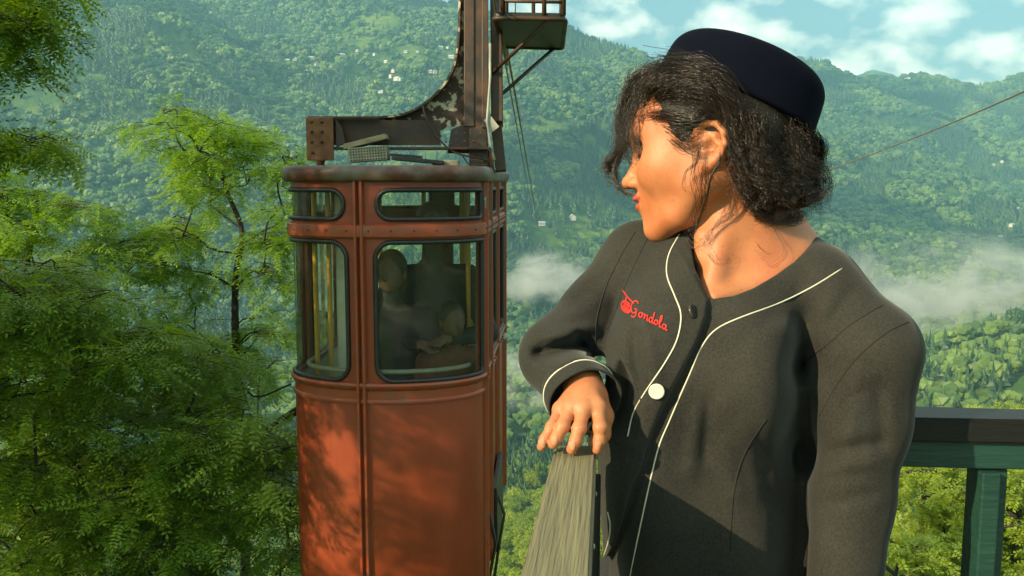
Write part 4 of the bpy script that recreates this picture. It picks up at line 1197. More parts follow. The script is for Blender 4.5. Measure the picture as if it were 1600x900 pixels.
# ------------------------------------------------------------------ far houses of the villages
m_wall = mat('house_wall', (.55, .54, .50), (.45, .44, .40), 1, .8)
m_roofs = [mat('tin_roof', (.50, .54, .54), (.42, .46, .46), 1, .45), mat('red_roof', (.42, .14, .09), (.34, .12, .08), 1, .7), mat('grey_roof', (.36, .37, .37), (.28, .3, .3), 1, .6)]
m_win = mat('house_window', (.05, .06, .07), (.08, .09, .1), 1, .3)
def house_meshes(w, l, h, ri):
    b = MB(); b.box((0, 0, h / 2), (w, l, h)); b.add([(-w / 2, -l / 2, h), (w / 2, -l / 2, h), (0, -l / 2, h + w * .38), (-w / 2, l / 2, h), (w / 2, l / 2, h), (0, l / 2, h + w * .38)], [(0, 1, 2), (5, 4, 3)])
    r = MB(); o = .6; z0 = h - .25; zt_ = h + w * .38 + .12
    r.add([(-w / 2 - o, -l / 2 - o, z0), (0, -l / 2 - o, zt_), (w / 2 + o, -l / 2 - o, z0), (-w / 2 - o, l / 2 + o, z0), (0, l / 2 + o, zt_), (w / 2 + o, l / 2 + o, z0),
           (-w / 2 - o, -l / 2 - o, z0 - .2), (0, -l / 2 - o, zt_ - .2), (w / 2 + o, -l / 2 - o, z0 - .2), (-w / 2 - o, l / 2 + o, z0 - .2), (0, l / 2 + o, zt_ - .2), (w / 2 + o, l / 2 + o, z0 - .2)],
          [(0, 1, 4, 3), (1, 2, 5, 4), (6, 9, 10, 7), (7, 10, 11, 8), (0, 6, 7, 1), (1, 7, 8, 2), (3, 4, 10, 9), (4, 5, 11, 10), (0, 3, 9, 6), (2, 8, 11, 5)])
    wn_ = MB()
    for x_ in (-w * .27, w * .27):
        for z_ in ([h * .3, h * .72] if h > 6 else [h * .5]):
            wn_.box((x_, -l / 2 - .01, z_), (1.2, .12, 1.3))
    for y_ in (-l * .28, 0, l * .28): wn_.box((-w / 2 - .01, y_, h * .6), (.12, 1.2, 1.3)).box((w / 2 + .01, y_, h * .6), (.12, 1.2, 1.3))
    return b, r, wn_
_hm = {}
P0 = np.array([0, 0, CAMZ])
KINDS_ = ['white', 'red-roofed', 'grey-roofed']; ORD = ['first', 'second', 'third', 'fourth', 'fifth', 'sixth', 'seventh', 'eighth', 'ninth', 'tenth', 'eleventh', 'twelfth', 'thirteenth']
deps = []
for i, (hx_, hy_, ty) in enumerate(HOUSES):
    d = np.array(cf2w(cfp(hx_, hy_, 1.0))) - P0
    ts = np.linspace(250, 4600, 900); pts = P0 + d * ts[:, None]; hz_ = terrain(pts[:, 0], pts[:, 1]); hit = np.argmax(pts[:, 2] < hz_ + 4)
    if not (pts[:, 2] < hz_ + 4).any(): continue
    p = pts[hit]; p[2] = float(terrain(p[0], p[1]))
    w_ = 7 + (i * 37 % 5); l_ = 9 + (i * 53 % 6); h_ = 5.5 + (i * 17 % 3)
    ri = 0 if ty == 'lone' else ty
    k = (i % 4, ri)
    if k not in _hm: _hm[k] = house_meshes(w_, l_, h_, ri)
    root = empty('house', tuple(p), (i * 1.7) % 3.1)
    b, r, wn_ = _hm[k]
    if isinstance(b, MB):
        ob = [b.build('wall', m_wall), r.build('roof', m_roofs[ri]), wn_.build('windows', m_win)]
        ob[2]['kind'] = 'stuff'
        _hm[k] = [o.data for o in ob]
    else:
        ob = []
        for nm, dd in zip(('wall', 'roof', 'windows'), _hm[k]):
            o = bpy.data.objects.new(nm, dd); C.objects.link(o); ob.append(o)
        ob[2]['kind'] = 'stuff'
    for o in ob: o.parent = root
    root.scale = (.85,) * 3 if p[1] > 1500 else (.9,) * 3
    if hx_ < 760:
        grp = 'houses of the village on the far left slope'
        row = 0 if hy_ < 90 else 1 if hy_ < 108 else 2
        mem = sorted(h[0] for h in HOUSES if h[0] < 760 and h[2] != 'lone' and (0 if h[1] < 90 else 1 if h[1] < 108 else 2) == row)
        lab = '%s house in %s row of the hillside village, %s from the left' % (KINDS_[ri], ['the top', 'the middle', 'the bottom'][row], ORD[mem.index(hx_) if ty != 'lone' else 0])
    elif hx_ < 1000:
        grp = 'houses in the valley meadow'; lab = '%s house in the valley meadow, %s one beside the cabin' % (KINDS_[ri], 'nearer' if hx_ < 870 else 'farther')
    else:
        grp = 'houses on the right hillside'; mem = sorted(h[0] for h in HOUSES if h[0] > 1000)
        lab = '%s house on the hazy slope above the back railing, %s from the left' % (KINDS_[ri], ORD[mem.index(hx_)])
    if ty == 'lone': lab = 'lone white house apart at the left end of the hillside village'
    tag(root, lab, 'house', grp)

# ------------------------------------------------------------------ drifting mist over the valley
def mist(name, c, size, dens, seed, label, scl=2.0, lo=.45):
    m = bpy.data.materials.new(name); m.use_nodes = True; N = m.node_tree.nodes; L = m.node_tree.links
    N.remove(N['Principled BSDF'])
    v = N.new('ShaderNodeVolumePrincipled'); v.inputs['Color'].default_value = (.95, .98, .97, 1); v.inputs['Anisotropy'].default_value = .2
    tc = N.new('ShaderNodeTexCoord'); mp = N.new('ShaderNodeMapping'); mp.inputs['Location'].default_value = (seed, 0, 0); mp.inputs['Scale'].default_value = (1, 1, .6)
    no = N.new('ShaderNodeTexNoise'); no.inputs['Scale'].default_value = scl; no.inputs['Detail'].default_value = 5; no.inputs['Roughness'].default_value = .55; no.inputs['Distortion'].default_value = .7
    L.new(tc.outputs['Object'], mp.inputs[0]); L.new(mp.outputs[0], no.inputs['Vector'])
    mr = N.new('ShaderNodeMapRange'); mr.inputs['From Min'].default_value = lo; mr.inputs['From Max'].default_value = lo + .25; mr.interpolation_type = 'SMOOTHSTEP'
    L.new(no.outputs['Fac'], mr.inputs[0])
    ln = N.new('ShaderNodeVectorMath'); ln.operation = 'LENGTH'; L.new(tc.outputs['Object'], ln.inputs[0])
    fa = N.new('ShaderNodeMapRange'); fa.inputs['From Min'].default_value = 1.0; fa.inputs['From Max'].default_value = .35; fa.inputs['To Min'].default_value = 0; fa.inputs['To Max'].default_value = dens
    L.new(ln.outputs['Value'], fa.inputs[0])
    mu = N.new('ShaderNodeMath'); mu.operation = 'MULTIPLY'; L.new(mr.outputs[0], mu.inputs[0]); L.new(fa.outputs[0], mu.inputs[1])
    L.new(mu.outputs[0], v.inputs['Density']); L.new(v.outputs[0], N['Material Output'].inputs['Volume'])
    bm = bmesh.new(); bmesh.ops.create_icosphere(bm, subdivisions=3, radius=1)
    me = bpy.data.meshes.new(name); bm.to_mesh(me); bm.free(); me.materials.append(m)
    o = bpy.data.objects.new(name, me); C.objects.link(o); o.location = c; o.scale = size
    tag(o, label, 'mist', kind='stuff')
    return o
mist('mist', W(1540, 500, 900), (230, 190, 95), .034, 3.1, 'white mist drifting up beyond the woman\'s shoulder', 3.4, .47)
mist('mist', W(845, 432, 1100), (85, 100, 36), .035, 8.4, 'thin mist patch in the valley beside the cabin', 1.8, .42)
mist('mist', W(820, 590, 620), (60, 60, 22), .03, 5.2, 'thin mist low in the valley beside the cabin', 1.8, .44)

# ------------------------------------------------------------------ unseen clouds added above the haze to lay shade on the slopes
mc = mat('shade_cloud', (.80, .80, .80), (.74, .74, .76), .01, 1.0, spec=0)
gc = random.Random(4)
for i, (px, py, r_, sx_, sy_) in enumerate([(1400, 420, 2000, 380, 330), (640, -10, 2700, 430, 260), (420, 200, 2200, 300, 160), (60, 60, 1900, 240, 200), (1400, 170, 3100, 240, 160), (950, 330, 1700, 260, 200)]):
    tgt = Vector(cf2w(cfp(px, py, r_))); t_ = (zt + 260 - tgt.z) / sun_dir.z; c = tgt + sun_dir * t_
    bm = bmesh.new()
    for k in range(12):
        g_ = bmesh.ops.create_icosphere(bm, subdivisions=2, radius=gc.uniform(.28, .5))
        o_ = Vector((gc.uniform(-.7, .7), gc.uniform(-.7, .7), gc.uniform(-.2, .25)))
        for v in g_['verts']: v.co = v.co * gc.uniform(.92, 1.08) + o_
    me = bpy.data.meshes.new('cloud'); bm.to_mesh(me); bm.free(); me.materials.append(mc)
    o = bpy.data.objects.new('cloud', me); C.objects.link(o); o.location = c; o.scale = (sx_, sy_, 110); tag(o, 'unseen cloud added above the valley to shade the slopes', 'cloud', kind='stuff')
# ------------------------------------------------------------------ the woman
woman = empty('person', (0.30, 1.12, 0.0))
tag(woman, 'woman in a dark pillbox hat and charcoal jacket looking left, hand on the railing', 'person')
WO = np.array(woman.location)
def cf_mesh(name, V, Q, mats, parent=None, smooth=True, mat_idx=None):
    Wd = cf2w(V) - WO
    a, b, c = Wd[Q[:, 0]], Wd[Q[:, 1]], Wd[Q[:, 2]]; d = Wd[Q[:, 3]]
    vol = (np.einsum('ij,ij->i', a, np.cross(b, c)) + np.einsum('ij,ij->i', a, np.cross(c, d))).sum()
    if vol < 0: Q = Q[:, ::-1]
    return mesh_np(name, Wd, np.ascontiguousarray(Q), mats, parent or woman, smooth, mat_idx)
def q_(px, py, d): return cfp(px, py, d)

# ---- skin materials
def skin(name, base, lip=False):
    m, N, L, B = nodes_of(name)
    tc = N.new('ShaderNodeTexCoord'); no = N.new('ShaderNodeTexNoise'); no.inputs['Scale'].default_value = 38; no.inputs['Detail'].default_value = 6
    L.new(tc.outputs['Object'], no.inputs['Vector'])
    r = N.new('ShaderNodeValToRGB'); r.color_ramp.elements[0].position = .3; r.color_ramp.elements[1].position = .7
    r.color_ramp.elements[0].color = (base[0] * .86, base[1] * .78, base[2] * .74, 1); r.color_ramp.elements[1].color = (*base, 1)
    L.new(no.outputs['Fac'], r.inputs[0]); L.new(r.outputs[0], B.inputs['Base Color'])
    B.inputs['Subsurface Weight'].default_value = .35; B.inputs['Subsurface Radius'].default_value = (.012, .0045, .0022); B.inputs['Subsurface Scale'].default_value = .9
    B.inputs['Roughness'].default_value = .52 if not lip else .32
    nf = N.new('ShaderNodeTexNoise'); nf.inputs['Scale'].default_value = 260; nf.inputs['Detail'].default_value = 2; L.new(tc.outputs['Object'], nf.inputs['Vector'])
    rf = N.new('ShaderNodeValToRGB'); rf.color_ramp.elements[0].position = .60; rf.color_ramp.elements[0].color = (1, 1, 1, 1); rf.color_ramp.elements[1].position = .72; rf.color_ramp.elements[1].color = (.86, .76, .70, 1)
    L.new(nf.outputs['Fac'], rf.inputs[0])
    nl_ = N.new('ShaderNodeTexNoise'); nl_.inputs['Scale'].default_value = 14; L.new(tc.outputs['Object'], nl_.inputs['Vector'])
    rl_ = N.new('ShaderNodeValToRGB'); rl_.color_ramp.elements[0].position = .35; rl_.color_ramp.elements[0].color = (1, .82, .80, 1); rl_.color_ramp.elements[1].position = .65; rl_.color_ramp.elements[1].color = (1, 1, 1, 1)
    L.new(nl_.outputs['Fac'], rl_.inputs[0])
    x1 = N.new('ShaderNodeMix'); x1.data_type = 'RGBA'; x1.blend_type = 'MULTIPLY'; x1.inputs['Factor'].default_value = 1
    x2 = N.new('ShaderNodeMix'); x2.data_type = 'RGBA'; x2.blend_type = 'MULTIPLY'; x2.inputs['Factor'].default_value = 1
    L.new(r.outputs[0], x1.inputs['A']); L.new(rf.outputs[0], x1.inputs['B']); L.new(x1.outputs['Result'], x2.inputs['A']); L.new(rl_.outputs[0], x2.inputs['B']); L.new(x2.outputs['Result'], B.inputs['Base Color'])
    vo = N.new('ShaderNodeTexVoronoi'); vo.inputs['Scale'].default_value = 900; L.new(tc.outputs['Object'], vo.inputs['Vector'])
    b = N.new('ShaderNodeBump'); b.inputs['Strength'].default_value = .3; b.inputs['Distance'].default_value = .0005
    L.new(vo.outputs['Distance'], b.inputs['Height']); L.new(b.outputs[0], B.inputs['Normal'])
    return m
m_skin = skin('skin', (.50, .205, .088)); m_lip = skin('lip_skin', (.42, .10, .065), True)
m_nail = mat('finger_nail', (.56, .27, .17), (.52, .245, .155), 30, .3)

# ---- head frame
PSI, TH = math.radians(20), math.radians(5)
Fv = np.array([-math.cos(PSI), 0, math.sin(PSI)]); Lv = np.array([-math.sin(PSI), 0, -math.cos(PSI)]); Uv = np.array([0, 1.0, 0])
Fv, Uv = Fv * math.cos(TH) - Uv * math.sin(TH), Uv * math.cos(TH) + Fv * math.sin(TH)
HO = np.array([.248, .158, 1.10]); USC = .94
HR = np.stack([Fv, Lv, Uv], 1).astype(np.float32)      # columns
def hl(P): 
    q = (P - HO.astype(np.float32)) @ HR; q = q / np.array([1, 1, USC], np.float32); return q
def h2c(f, l, u): return HO + Fv * f + Lv * l + Uv * u * USC
def ear_sdf(q):      # local coordinates: one ear on each side, built on +L
    e = q.copy(); e[..., 1] = np.abs(e[..., 1])
    e = (e - np.array([0, .068, .004], np.float32)) / .86 + np.array([0, .068, .004], np.float32)
    # helix
    pts = [(.006, .066, .004), (.010, .070, .016), (.008, .076, .030), (-.004, .080, .037), (-.018, .082, .034), (-.027, .083, .020), (-.026, .081, .004), (-.019, .077, -.009), (-.010, .073, -.017)]
    d = s_chain(e, pts, [.0035, .0038, .0042, .0044, .0044, .0042, .0040, .0038, .0055], .004)
    d = smin(d, s_chain(e, [(-.010, .072, -.017), (.000, .069, -.023), (.005, .067, -.016)], [.0060, .0066, .0040], .005), .006)      # lobe
    d = smin(d, s_chain(e, [(-.004, .073, .026), (-.013, .076, .018), (-.016, .0755, .006), (-.010, .073, -.006), (-.002, .070, -.012)], [.0034, .0036, .0036, .0036, .004], .004), .005)   # antihelix
    d = smin(d, s_ell(e, (.004, .069, -.003), (.0045, .0045, .0065)), .004)    # tragus
    plate_ = s_ell(e, (-.010, .069, .011), (.021, .0075, .033)); d = smin(d, plate_, .006); d = smin(d, s_ell(e, (-.004, .068, .024), (.014, .006, .014)), .004)
    d = smax(d, -s_ell(e, (-.006, .078, .002), (.0075, .010, .010)), .004)    # concha
    return d
def head_core(q):
    a = q.copy(); a[..., 1] = np.abs(a[..., 1])
    d = s_ell(q, (-.004, 0, .046), (.092, .074, .084))
    d = smin(d, s_ell(q, (.036, 0, .045), (.058, .062, .062)), .03)
    d = smin(d, s_ell(q, (.042, 0, -.016), (.050, .051, .066)), .03)
    d = smin(d, s_ell(q, (-.02, 0, .0), (.075, .064, .06)), .02)
    d = smin(d, s_chain(a, [(.004, .051, -.016), (.016, .047, -.038), (.046, .031, -.070), (.074, .008, -.083)], [.016, .016, .016, .016], .01), .026)
    d = smin(d, s_ell(q, (.074, 0, -.083), (.017, .018, .015)), .012)
    d = smin(d, s_ell(a, (.056, .040, -.010), (.024, .022, .024)), .034)     # cheek bone
    d = smin(d, s_ell(q, (.070, 0, -.046), (.028, .030, .030)), .016)        # muzzle
    d = smin(d, s_cone(a, (.080, .010, .036), (.066, .044, .040), .008, .007), .022)     # brow
    d = smax(d, -s_ell(a, (.096, .032, .017), (.018, .015, .011)), .022)     # eye socket
    d = smin(d, s_ell(a, (.0700, .031, .017), (.0140, .0160, .0125)), .003)  # lids over the eye
    d = smax(d, -s_cone(a, (.0835, .021, .0150), (.0765, .0445, .0150), .0012, .0012), .0015)   # nearly closed lid line
    d = smin(d, s_cone(q, (.083, 0, .030), (.104, 0, -.012), .0065, .0085), .010)   # bridge
    d = smin(d, s_ell(q, (.1075, 0, -.0165), (.0095, .0095, .0085)), .006)
    d = smin(d, s_ell(a, (.098, .0125, -.020), (.0095, .0068, .0068)), .006)
    d = smax(d, -s_ell(a, (.100, .0075, -.0265), (.0065, .0038, .0045)), .003)
    d = smin(d, s_ell(a, (.0915, .006, -.040), (.0120, .017, .0058)), .005)   # upper lip
    d = smin(d, s_ell(q, (.0902, 0, -.0515), (.0120, .018, .0064)), .005)    # lower lip
    d = smax(d, -s_ell(q, (.102, 0, -.0458), (.012, .026, .0015)), .002)
    d = smin(d, ear_sdf(q), .006)
    return d
NECK = [q_(1140, 262, 1.125), q_(1158, 370, 1.125), q_(1172, 425, 1.13)]
def chest_skin(P):
    d = s_chain(P, [q_(1105, 440, 1.185), q_(1185, 452, 1.16), q_(1245, 460, 1.12)], [.058, .075, .058], .03)
    d = smin(d, s_ell(P, q_(1120, 540, 1.12), (.085, .09, .078)), .05)
    return d
def skin_all(P):
    d = head_core(hl(P))
    n = s_chain(P, NECK, [.052, .0515, .060], .03)
    n = smin(n, s_cone(P, q_(1138, 290, 1.092), q_(1112, 450, 1.066), .014, .010), .03)     # sternomastoid
    n = smin(n, s_cone(P, q_(1100, 372, 1.085), q_(1098, 400, 1.085), .012, .010), .014)     # throat
    n = smin(n, s_cone(P, q_(1190, 330, 1.14), q_(1262, 420, 1.15), .04, .028), .04)        # trapezius
    n = smin(n, chest_skin(P), .035)
    n = smin(n, s_cone(P, q_(1116, 466, 1.050), q_(1262, 428, 1.10), .006, .008), .016)      # collar bone
    n = smax(n, -s_ell(P, q_(1103, 452, 1.030), (.010, .012, .010)), .012)
    return smin(d, n, .014)
V, Q = sdf_mesh(skin_all, (.02, -.20, .97), (.42, .34, 1.27), .0022, 2)
ql = hl(V.astype(np.float32))
# lips are the redder skin
al = np.abs(ql[:, 1])
up_l = s_ell(np.stack([ql[:, 0], al, ql[:, 2]], 1), (.0945, .006, -.0410), (.0155, .020, .0064))
lo_l = s_ell(ql, (.094, 0, -.0515), (.0150, .020, .0070))
lipm = np.minimum(up_l, lo_l) < .0004
mi = lipm[Q].sum(1) > 2
cf_mesh('body', V, Q, [m_skin, m_lip], mat_idx=mi.astype(int))

# ---- jacket
def bend_front(P):   # pixel coordinates of a point
    z = np.maximum(P[..., 2], .3)
    return 800 + P[..., 0] / z * F, 450 - P[..., 1] / z * F
EDGE = np.array([(1052, 330), (1062, 385), (1085, 430), (1106, 470), (1101, 500), (1088, 535), (1062, 585), (1035, 635), (1012, 690), (1000, 733), (985, 760), (975, 800), (960, 850), (930, 900), (900, 1000)], float)
def jacket(P, folds=True):
    right_arm = s_chain(P, [q_(1003, 410, 1.185), q_(938, 490, 1.150), q_(872, 553, 1.105)], [.054, .047, .044], .02)
    fore = s_chain(P, [q_(872, 560, 1.105), q_(910, 620, 1.018)], [.043, .036], .01)
    la = s_chain(P, [q_(1366, 552, 1.045), q_(1346, 660, 1.045), q_(1326, 780, 1.045), q_(1308, 980, 1.02)], [.0535, .051, .047, .044], .02)
    d = s_chain(P, [q_(1008, 418, 1.185), q_(1100, 445, 1.185), q_(1190, 458, 1.165), q_(1262, 468, 1.11), q_(1352, 540, 1.055)], [.058, .064, .082, .064, .056], .025)
    d = smin(d, s_ell(P, q_(1116, 585, 1.125), (.132, .19, .105)), .05)
    d = smin(d, s_ell(P, q_(1110, 860, 1.13), (.128, .30, .11)), .06)
    d = smin(d, s_ell(P, q_(1025, 555, 1.075), (.060, .075, .062)), .045)
    d = smin(d, s_ell(P, q_(1170, 590, 1.050), (.066, .085, .070)), .04)
    d = smin(d, s_ell(P, q_(1010, 720, 1.065), (.046, .14, .055)), .05)
    d = smin(d, la, .018)
    ra = smin(right_arm, fore, .022)
    d = smin(d, ra, .016)
    d = smin(d, s_cone(P, q_(1205, 418, 1.165), q_(1272, 440, 1.13), .045, .04), .03)
    d = smin(d, s_ell(P, q_(1190, 660, 1.140), (.100, .30, .060)), .02)
    # cloth folds
    px, py = bend_front(P)
    def fold(x0, y0, x1, y1, w, amp):
        dx, dy = x1 - x0, y1 - y0; L_ = math.hypot(dx, dy)
        t = ((px - x0) * dx + (py - y0) * dy) / L_; s = ((px - x0) * dy - (py - y0) * dx) / L_
        m = np.clip(np.minimum(t + w * 1.5, L_ + w * 1.5 - t) / (w * 2.5), 0, 1)
        return amp * np.exp(-(s / w) ** 2) * m * m * (3 - 2 * m)
    f = 0
    for a in FOLDS: f = f + fold(*a)
    near = np.clip((1.16 - P[..., 2]) / .04, 0, 1)
    d = d - f * near
    # neck opening
    ex = np.interp(py, [300, 372, 420, 468, 475], [1040, 1077, 1086, 1108, 1112])
    ex2 = np.interp(py, [300, 380, 392, 410, 430, 450, 462, 468, 475], [1290, 1268, 1258, 1240, 1212, 1178, 1148, 1108, 1104])
    op = np.maximum(ex - px, px - ex2) * .0008
    op = np.maximum(op, (py - 469) * .0008)
    op = np.maximum(op, P[..., 2] - 1.22)
    d = smax(d, -op, .0035)
    d = smax(d, -s_chain(P, [q_(1140, 300, 1.125), q_(1165, 420, 1.13)], [.056, .062], .01), .004)
    # front edge: her right panel lies on top
    e = np.interp(py, EDGE[:, 1], EDGE[:, 0])
    lift = .0065 * np.clip((e - px) / 3.0 + .5, 0, 1) * np.clip((px - e + 150) / 110, 0, 1) * np.clip((py - 380) / 60, 0, 1)
    lift2 = -.004 * np.exp(-((px - e - 9) / 7) ** 2) * np.clip((py - 470) / 30, 0, 1)
    d = d - (lift + lift2) * near
    # sleeve end, inside the cuff
    w0, w1 = W0_, W1_; ax = AX_
    t = (P - w1.astype(np.float32)) @ ax.astype(np.float32)
    reg = np.linalg.norm(P - w1.astype(np.float32), axis=-1) - .080
    radial = np.linalg.norm(P - w1.astype(np.float32) - t[..., None] * ax.astype(np.float32), axis=-1) - .060
    return smax(d, -np.maximum(np.maximum(-(t + .012), radial), t - .07), .002)
W0_, W1_ = q_(872, 560, 1.105), q_(910, 620, 1.018); AX_ = (W1_ - W0_) / np.linalg.norm(W1_ - W0_)
FOLDS = [  # x0,y0,x1,y1 (where the crease runs), width px, height m (+ ridge, - valley)
    (838, 553, 915, 538, 12, -.020), (850, 526, 925, 512, 14, .009), (868, 575, 925, 556, 11, .006), (905, 525, 935, 566, 10, -.014),
    (880, 500, 935, 470, 12, .003), (938, 560, 962, 650, 12, -.010), (966, 560, 985, 660, 11, .005), (962, 470, 950, 560, 14, -.006),
    (990, 520, 1003, 620, 11, -.007), (1014, 540, 1030, 620, 12, .003), (1004, 490, 1016, 535, 9, .003),
    (1258, 485, 1255, 580, 22, -.016), (1240, 560, 1246, 720, 26, -.020), (1240, 700, 1226, 1000, 28, -.022), (1272, 545, 1300, 470, 14, .003),
    (1130, 690, 1155, 780, 14, .004), (1190, 690, 1205, 790, 16, -.007), (1092, 640, 1080, 740, 15, .004), (1108, 620, 1100, 720, 10, -.003), (1110, 560, 1135, 640, 18, .003), (1150, 540, 1215, 490, 14, -.003), (1330, 455, 1290, 510, 12, -.003),
    (1338, 590, 1322, 720, 16, .005), (1372, 600, 1380, 700, 14, -.006), (1300, 705, 1375, 690, 11, -.006), (1292, 735, 1370, 722, 12, .004), (1285, 790, 1370, 770, 13, -.004), (1310, 640, 1350, 610, 10, -.003),
    (1240, 470, 1262, 420, 14, -.002), (1180, 520, 1250, 505, 16, .002), (900, 470, 960, 420, 10, -.002), (1210, 560, 1235, 640, 14, .003),
]
V, Q = sdf_mesh(jacket, (-.02, -.42, .93), (.52, .13, 1.32), .0033, 2)
m_wool, N, L, B = nodes_of('charcoal_wool')
tc = N.new('ShaderNodeTexCoord')
nz = N.new('ShaderNodeTexNoise'); nz.inputs['Scale'].default_value = 420; nz.inputs['Detail'].default_value = 3
ns_ = N.new('ShaderNodeTexNoise'); ns_.inputs['Scale'].default_value = 12; ns_.inputs['Detail'].default_value = 5
L.new(tc.outputs['Object'], nz.inputs['Vector']); L.new(tc.outputs['Object'], ns_.inputs['Vector'])
rp = N.new('ShaderNodeValToRGB'); rp.color_ramp.elements[0].position = .25; rp.color_ramp.elements[0].color = (.011, .011, .0095, 1)
rp.color_ramp.elements[1].position = .75; rp.color_ramp.elements[1].color = (.044, .043, .036, 1)
mxx = N.new('ShaderNodeMath'); mxx.operation = 'MULTIPLY_ADD'; mxx.inputs[1].default_value = .45
L.new(ns_.outputs['Fac'], mxx.inputs[0])
mz = N.new('ShaderNodeMath'); mz.operation = 'MULTIPLY'; mz.inputs[1].default_value = .55; L.new(nz.outputs['Fac'], mz.inputs[0]); L.new(mz.outputs[0], mxx.inputs[2])
L.new(mxx.outputs[0], rp.inputs[0]); L.new(rp.outputs[0], B.inputs['Base Color'])
B.inputs['Roughness'].default_value = .88; B.inputs['Specular IOR Level'].default_value = .15
B.inputs['Sheen Weight'].default_value = .12; B.inputs['Sheen Roughness'].default_value = .4
bb_ = N.new('ShaderNodeBump'); bb_.inputs['Strength'].default_value = .35; bb_.inputs['Distance'].default_value = .0006
b2_ = N.new('ShaderNodeBump'); b2_.inputs['Strength'].default_value = .35; b2_.inputs['Distance'].default_value = .008
L.new(nz.outputs['Fac'], bb_.inputs['Height']); L.new(ns_.outputs['Fac'], b2_.inputs['Height']); L.new(b2_.outputs[0], bb_.inputs['Normal']); L.new(bb_.outputs[0], B.inputs['Normal'])
jk = cf_mesh('jacket', V, Q, m_wool)
jv = np.empty(len(jk.data.vertices) * 3, np.float32); jk.data.vertices.foreach_get('co', jv); jv = jv.reshape(-1, 3) + WO
JB = BVHTree.FromPolygons([Vector(v) for v in jv], [tuple(p.vertices) for p in jk.data.polygons])
CO = Vector((0, 0, CAMZ))
def onjk(px, py, lift=.0):
    d = Vector(cf2w(cfp(px, py, 1.0))) - CO; d.normalize()
    h = JB.ray_cast(CO, d)
    if h[0] is None: return None
    n = h[1]; n = n if n.dot(d) < 0 else -n
    return h[0] + n * lift, n
def on_line(px_pts, n, lift=.0):
    S = spline(np.array(px_pts, float), n); out = []
    for a, b in S:
        r = onjk(a, b, lift)
        if r is not None:
            if out and (r[0] - out[-1]).length > .05: continue
            out.append(r[0])
    # smooth along the line
    P = np.array(out)
    for _ in range(2): P[1:-1] = (P[:-2] + 2 * P[1:-1] + P[2:]) / 4
    return [Vector(p) for p in P]
def wb(name, b, m, par=None, smooth=True):
    o = b.build(name, m, None, smooth); o.data.transform(Matrix.Translation(-Vector(WO))); o.parent = par or woman; return o
m_pipe = mat('cream_piping', (.66, .63, .48), (.56, .53, .40), 60, .5, bump=.2)
m_seam = mat('dark_seam_line', (.008, .008, .007), (.012, .012, .010), 60, .8)  # dark tubes stand in for the seam grooves
for pts in ([(1062, 366), (1045, 398), (1042, 430), (1054, 462), (1064, 492), (1058, 530), (1040, 565), (1010, 610), (990, 645), (981, 682)],
            [(1315, 420), (1270, 448), (1215, 475), (1160, 495), (1118, 515), (1095, 545), (1080, 580), (1062, 620), (1045, 660), (1032, 690), (1022, 725), (1003, 810), (984, 905), (975, 960)],
            [(950, 800), (954, 822), (950, 850), (934, 896)]):
    wb('piping', MB().tube(on_line(pts, 70, .0004), .00085, 8), m_pipe, jk)
for pts in ([(1419, 503), (1385, 520), (1340, 558), (1305, 605), (1280, 650)], [(1378, 477), (1330, 506), (1296, 535), (1262, 562)],
            [(992, 363), (970, 400), (948, 445), (932, 500), (931, 545)], [(1012, 372), (988, 420), (968, 470), (948, 515)],
            [(1197, 655), (1168, 700), (1151, 745), (1143, 805), (1142, 860)]):
    wb('seam', MB().tube(on_line(pts, 60, .0), .0009, 6), m_seam, jk)
#wb('seam_piping', MB().tube(on_line([(1194, 655), (1165, 700), (1148, 745), (1140, 805)], 50, .0004), .0005, 6), m_pipe, jk)
# cuff: a turned sleeve end with its own piping
axw = Vector(cf2w(W1_)) - Vector(cf2w(W0_)); axw.normalize(); cc = Vector(cf2w(W1_)); RQ = axw.to_track_quat('Z', 'Y').to_matrix()
cfm = MB(); prof = [(.0372, -.030), (.0402, -.026), (.0412, -.010), (.0420, .006), (.0422, .0105), (.0412, .0122), (.0398, .0105), (.0388, -.02)]
n_ = 56
for r, z in prof:
    for k in range(n_):
        a = 2 * math.pi * k / n_; wob = 1 + .035 * math.sin(2 * a + 1) + .012 * math.sin(5 * a)
        cfm.v.append(tuple(cc + RQ @ Vector((r * wob * math.cos(a), r * wob * math.sin(a), z))))
for i in range(len(prof) - 1):
    for k in range(n_): cfm.f.append((i * n_ + k, i * n_ + (k + 1) % n_, (i + 1) * n_ + (k + 1) % n_, (i + 1) * n_ + k))
cuff = wb('cuff', cfm, m_wool, jk)
pp_ = []
for k in range(n_):
    a = 2 * math.pi * k / n_; wob = 1 + .035 * math.sin(2 * a + 1) + .012 * math.sin(5 * a)
    pp_.append(cc + RQ @ Vector((.0411 * wob * math.cos(a), .0411 * wob * math.sin(a), -.0125)))
wb('piping', MB().tube(pp_, .0010, 6, closed=True), m_pipe, cuff)
# buttons
def button(px, py, r, tilt=None, mt=None):
    h = onjk(px, py, .0025)
    p, n = h
    if tilt: n = (n + Vector(tilt)).normalized()
    R = n.to_track_quat('Z', 'Y').to_matrix()
    wb('button', MB().lathe(p, [(r * .92, -.0018), (r, -.0005), (r, .0008), (r * .9, .0016), (r * .72, .0012), (.0004, .0010)], 24, R), mt or m_pearl, jk)
m_pearl = mat('pearl_button', (.74, .70, .56), (.60, .57, .45), 60, .25)
m_dbtn = mat('dark_button', (.03, .028, .025), (.05, .045, .04), 60, .2)
button(1082, 488, .0085, (.9, .2, -.2), m_dbtn); button(1026, 611, .0088);
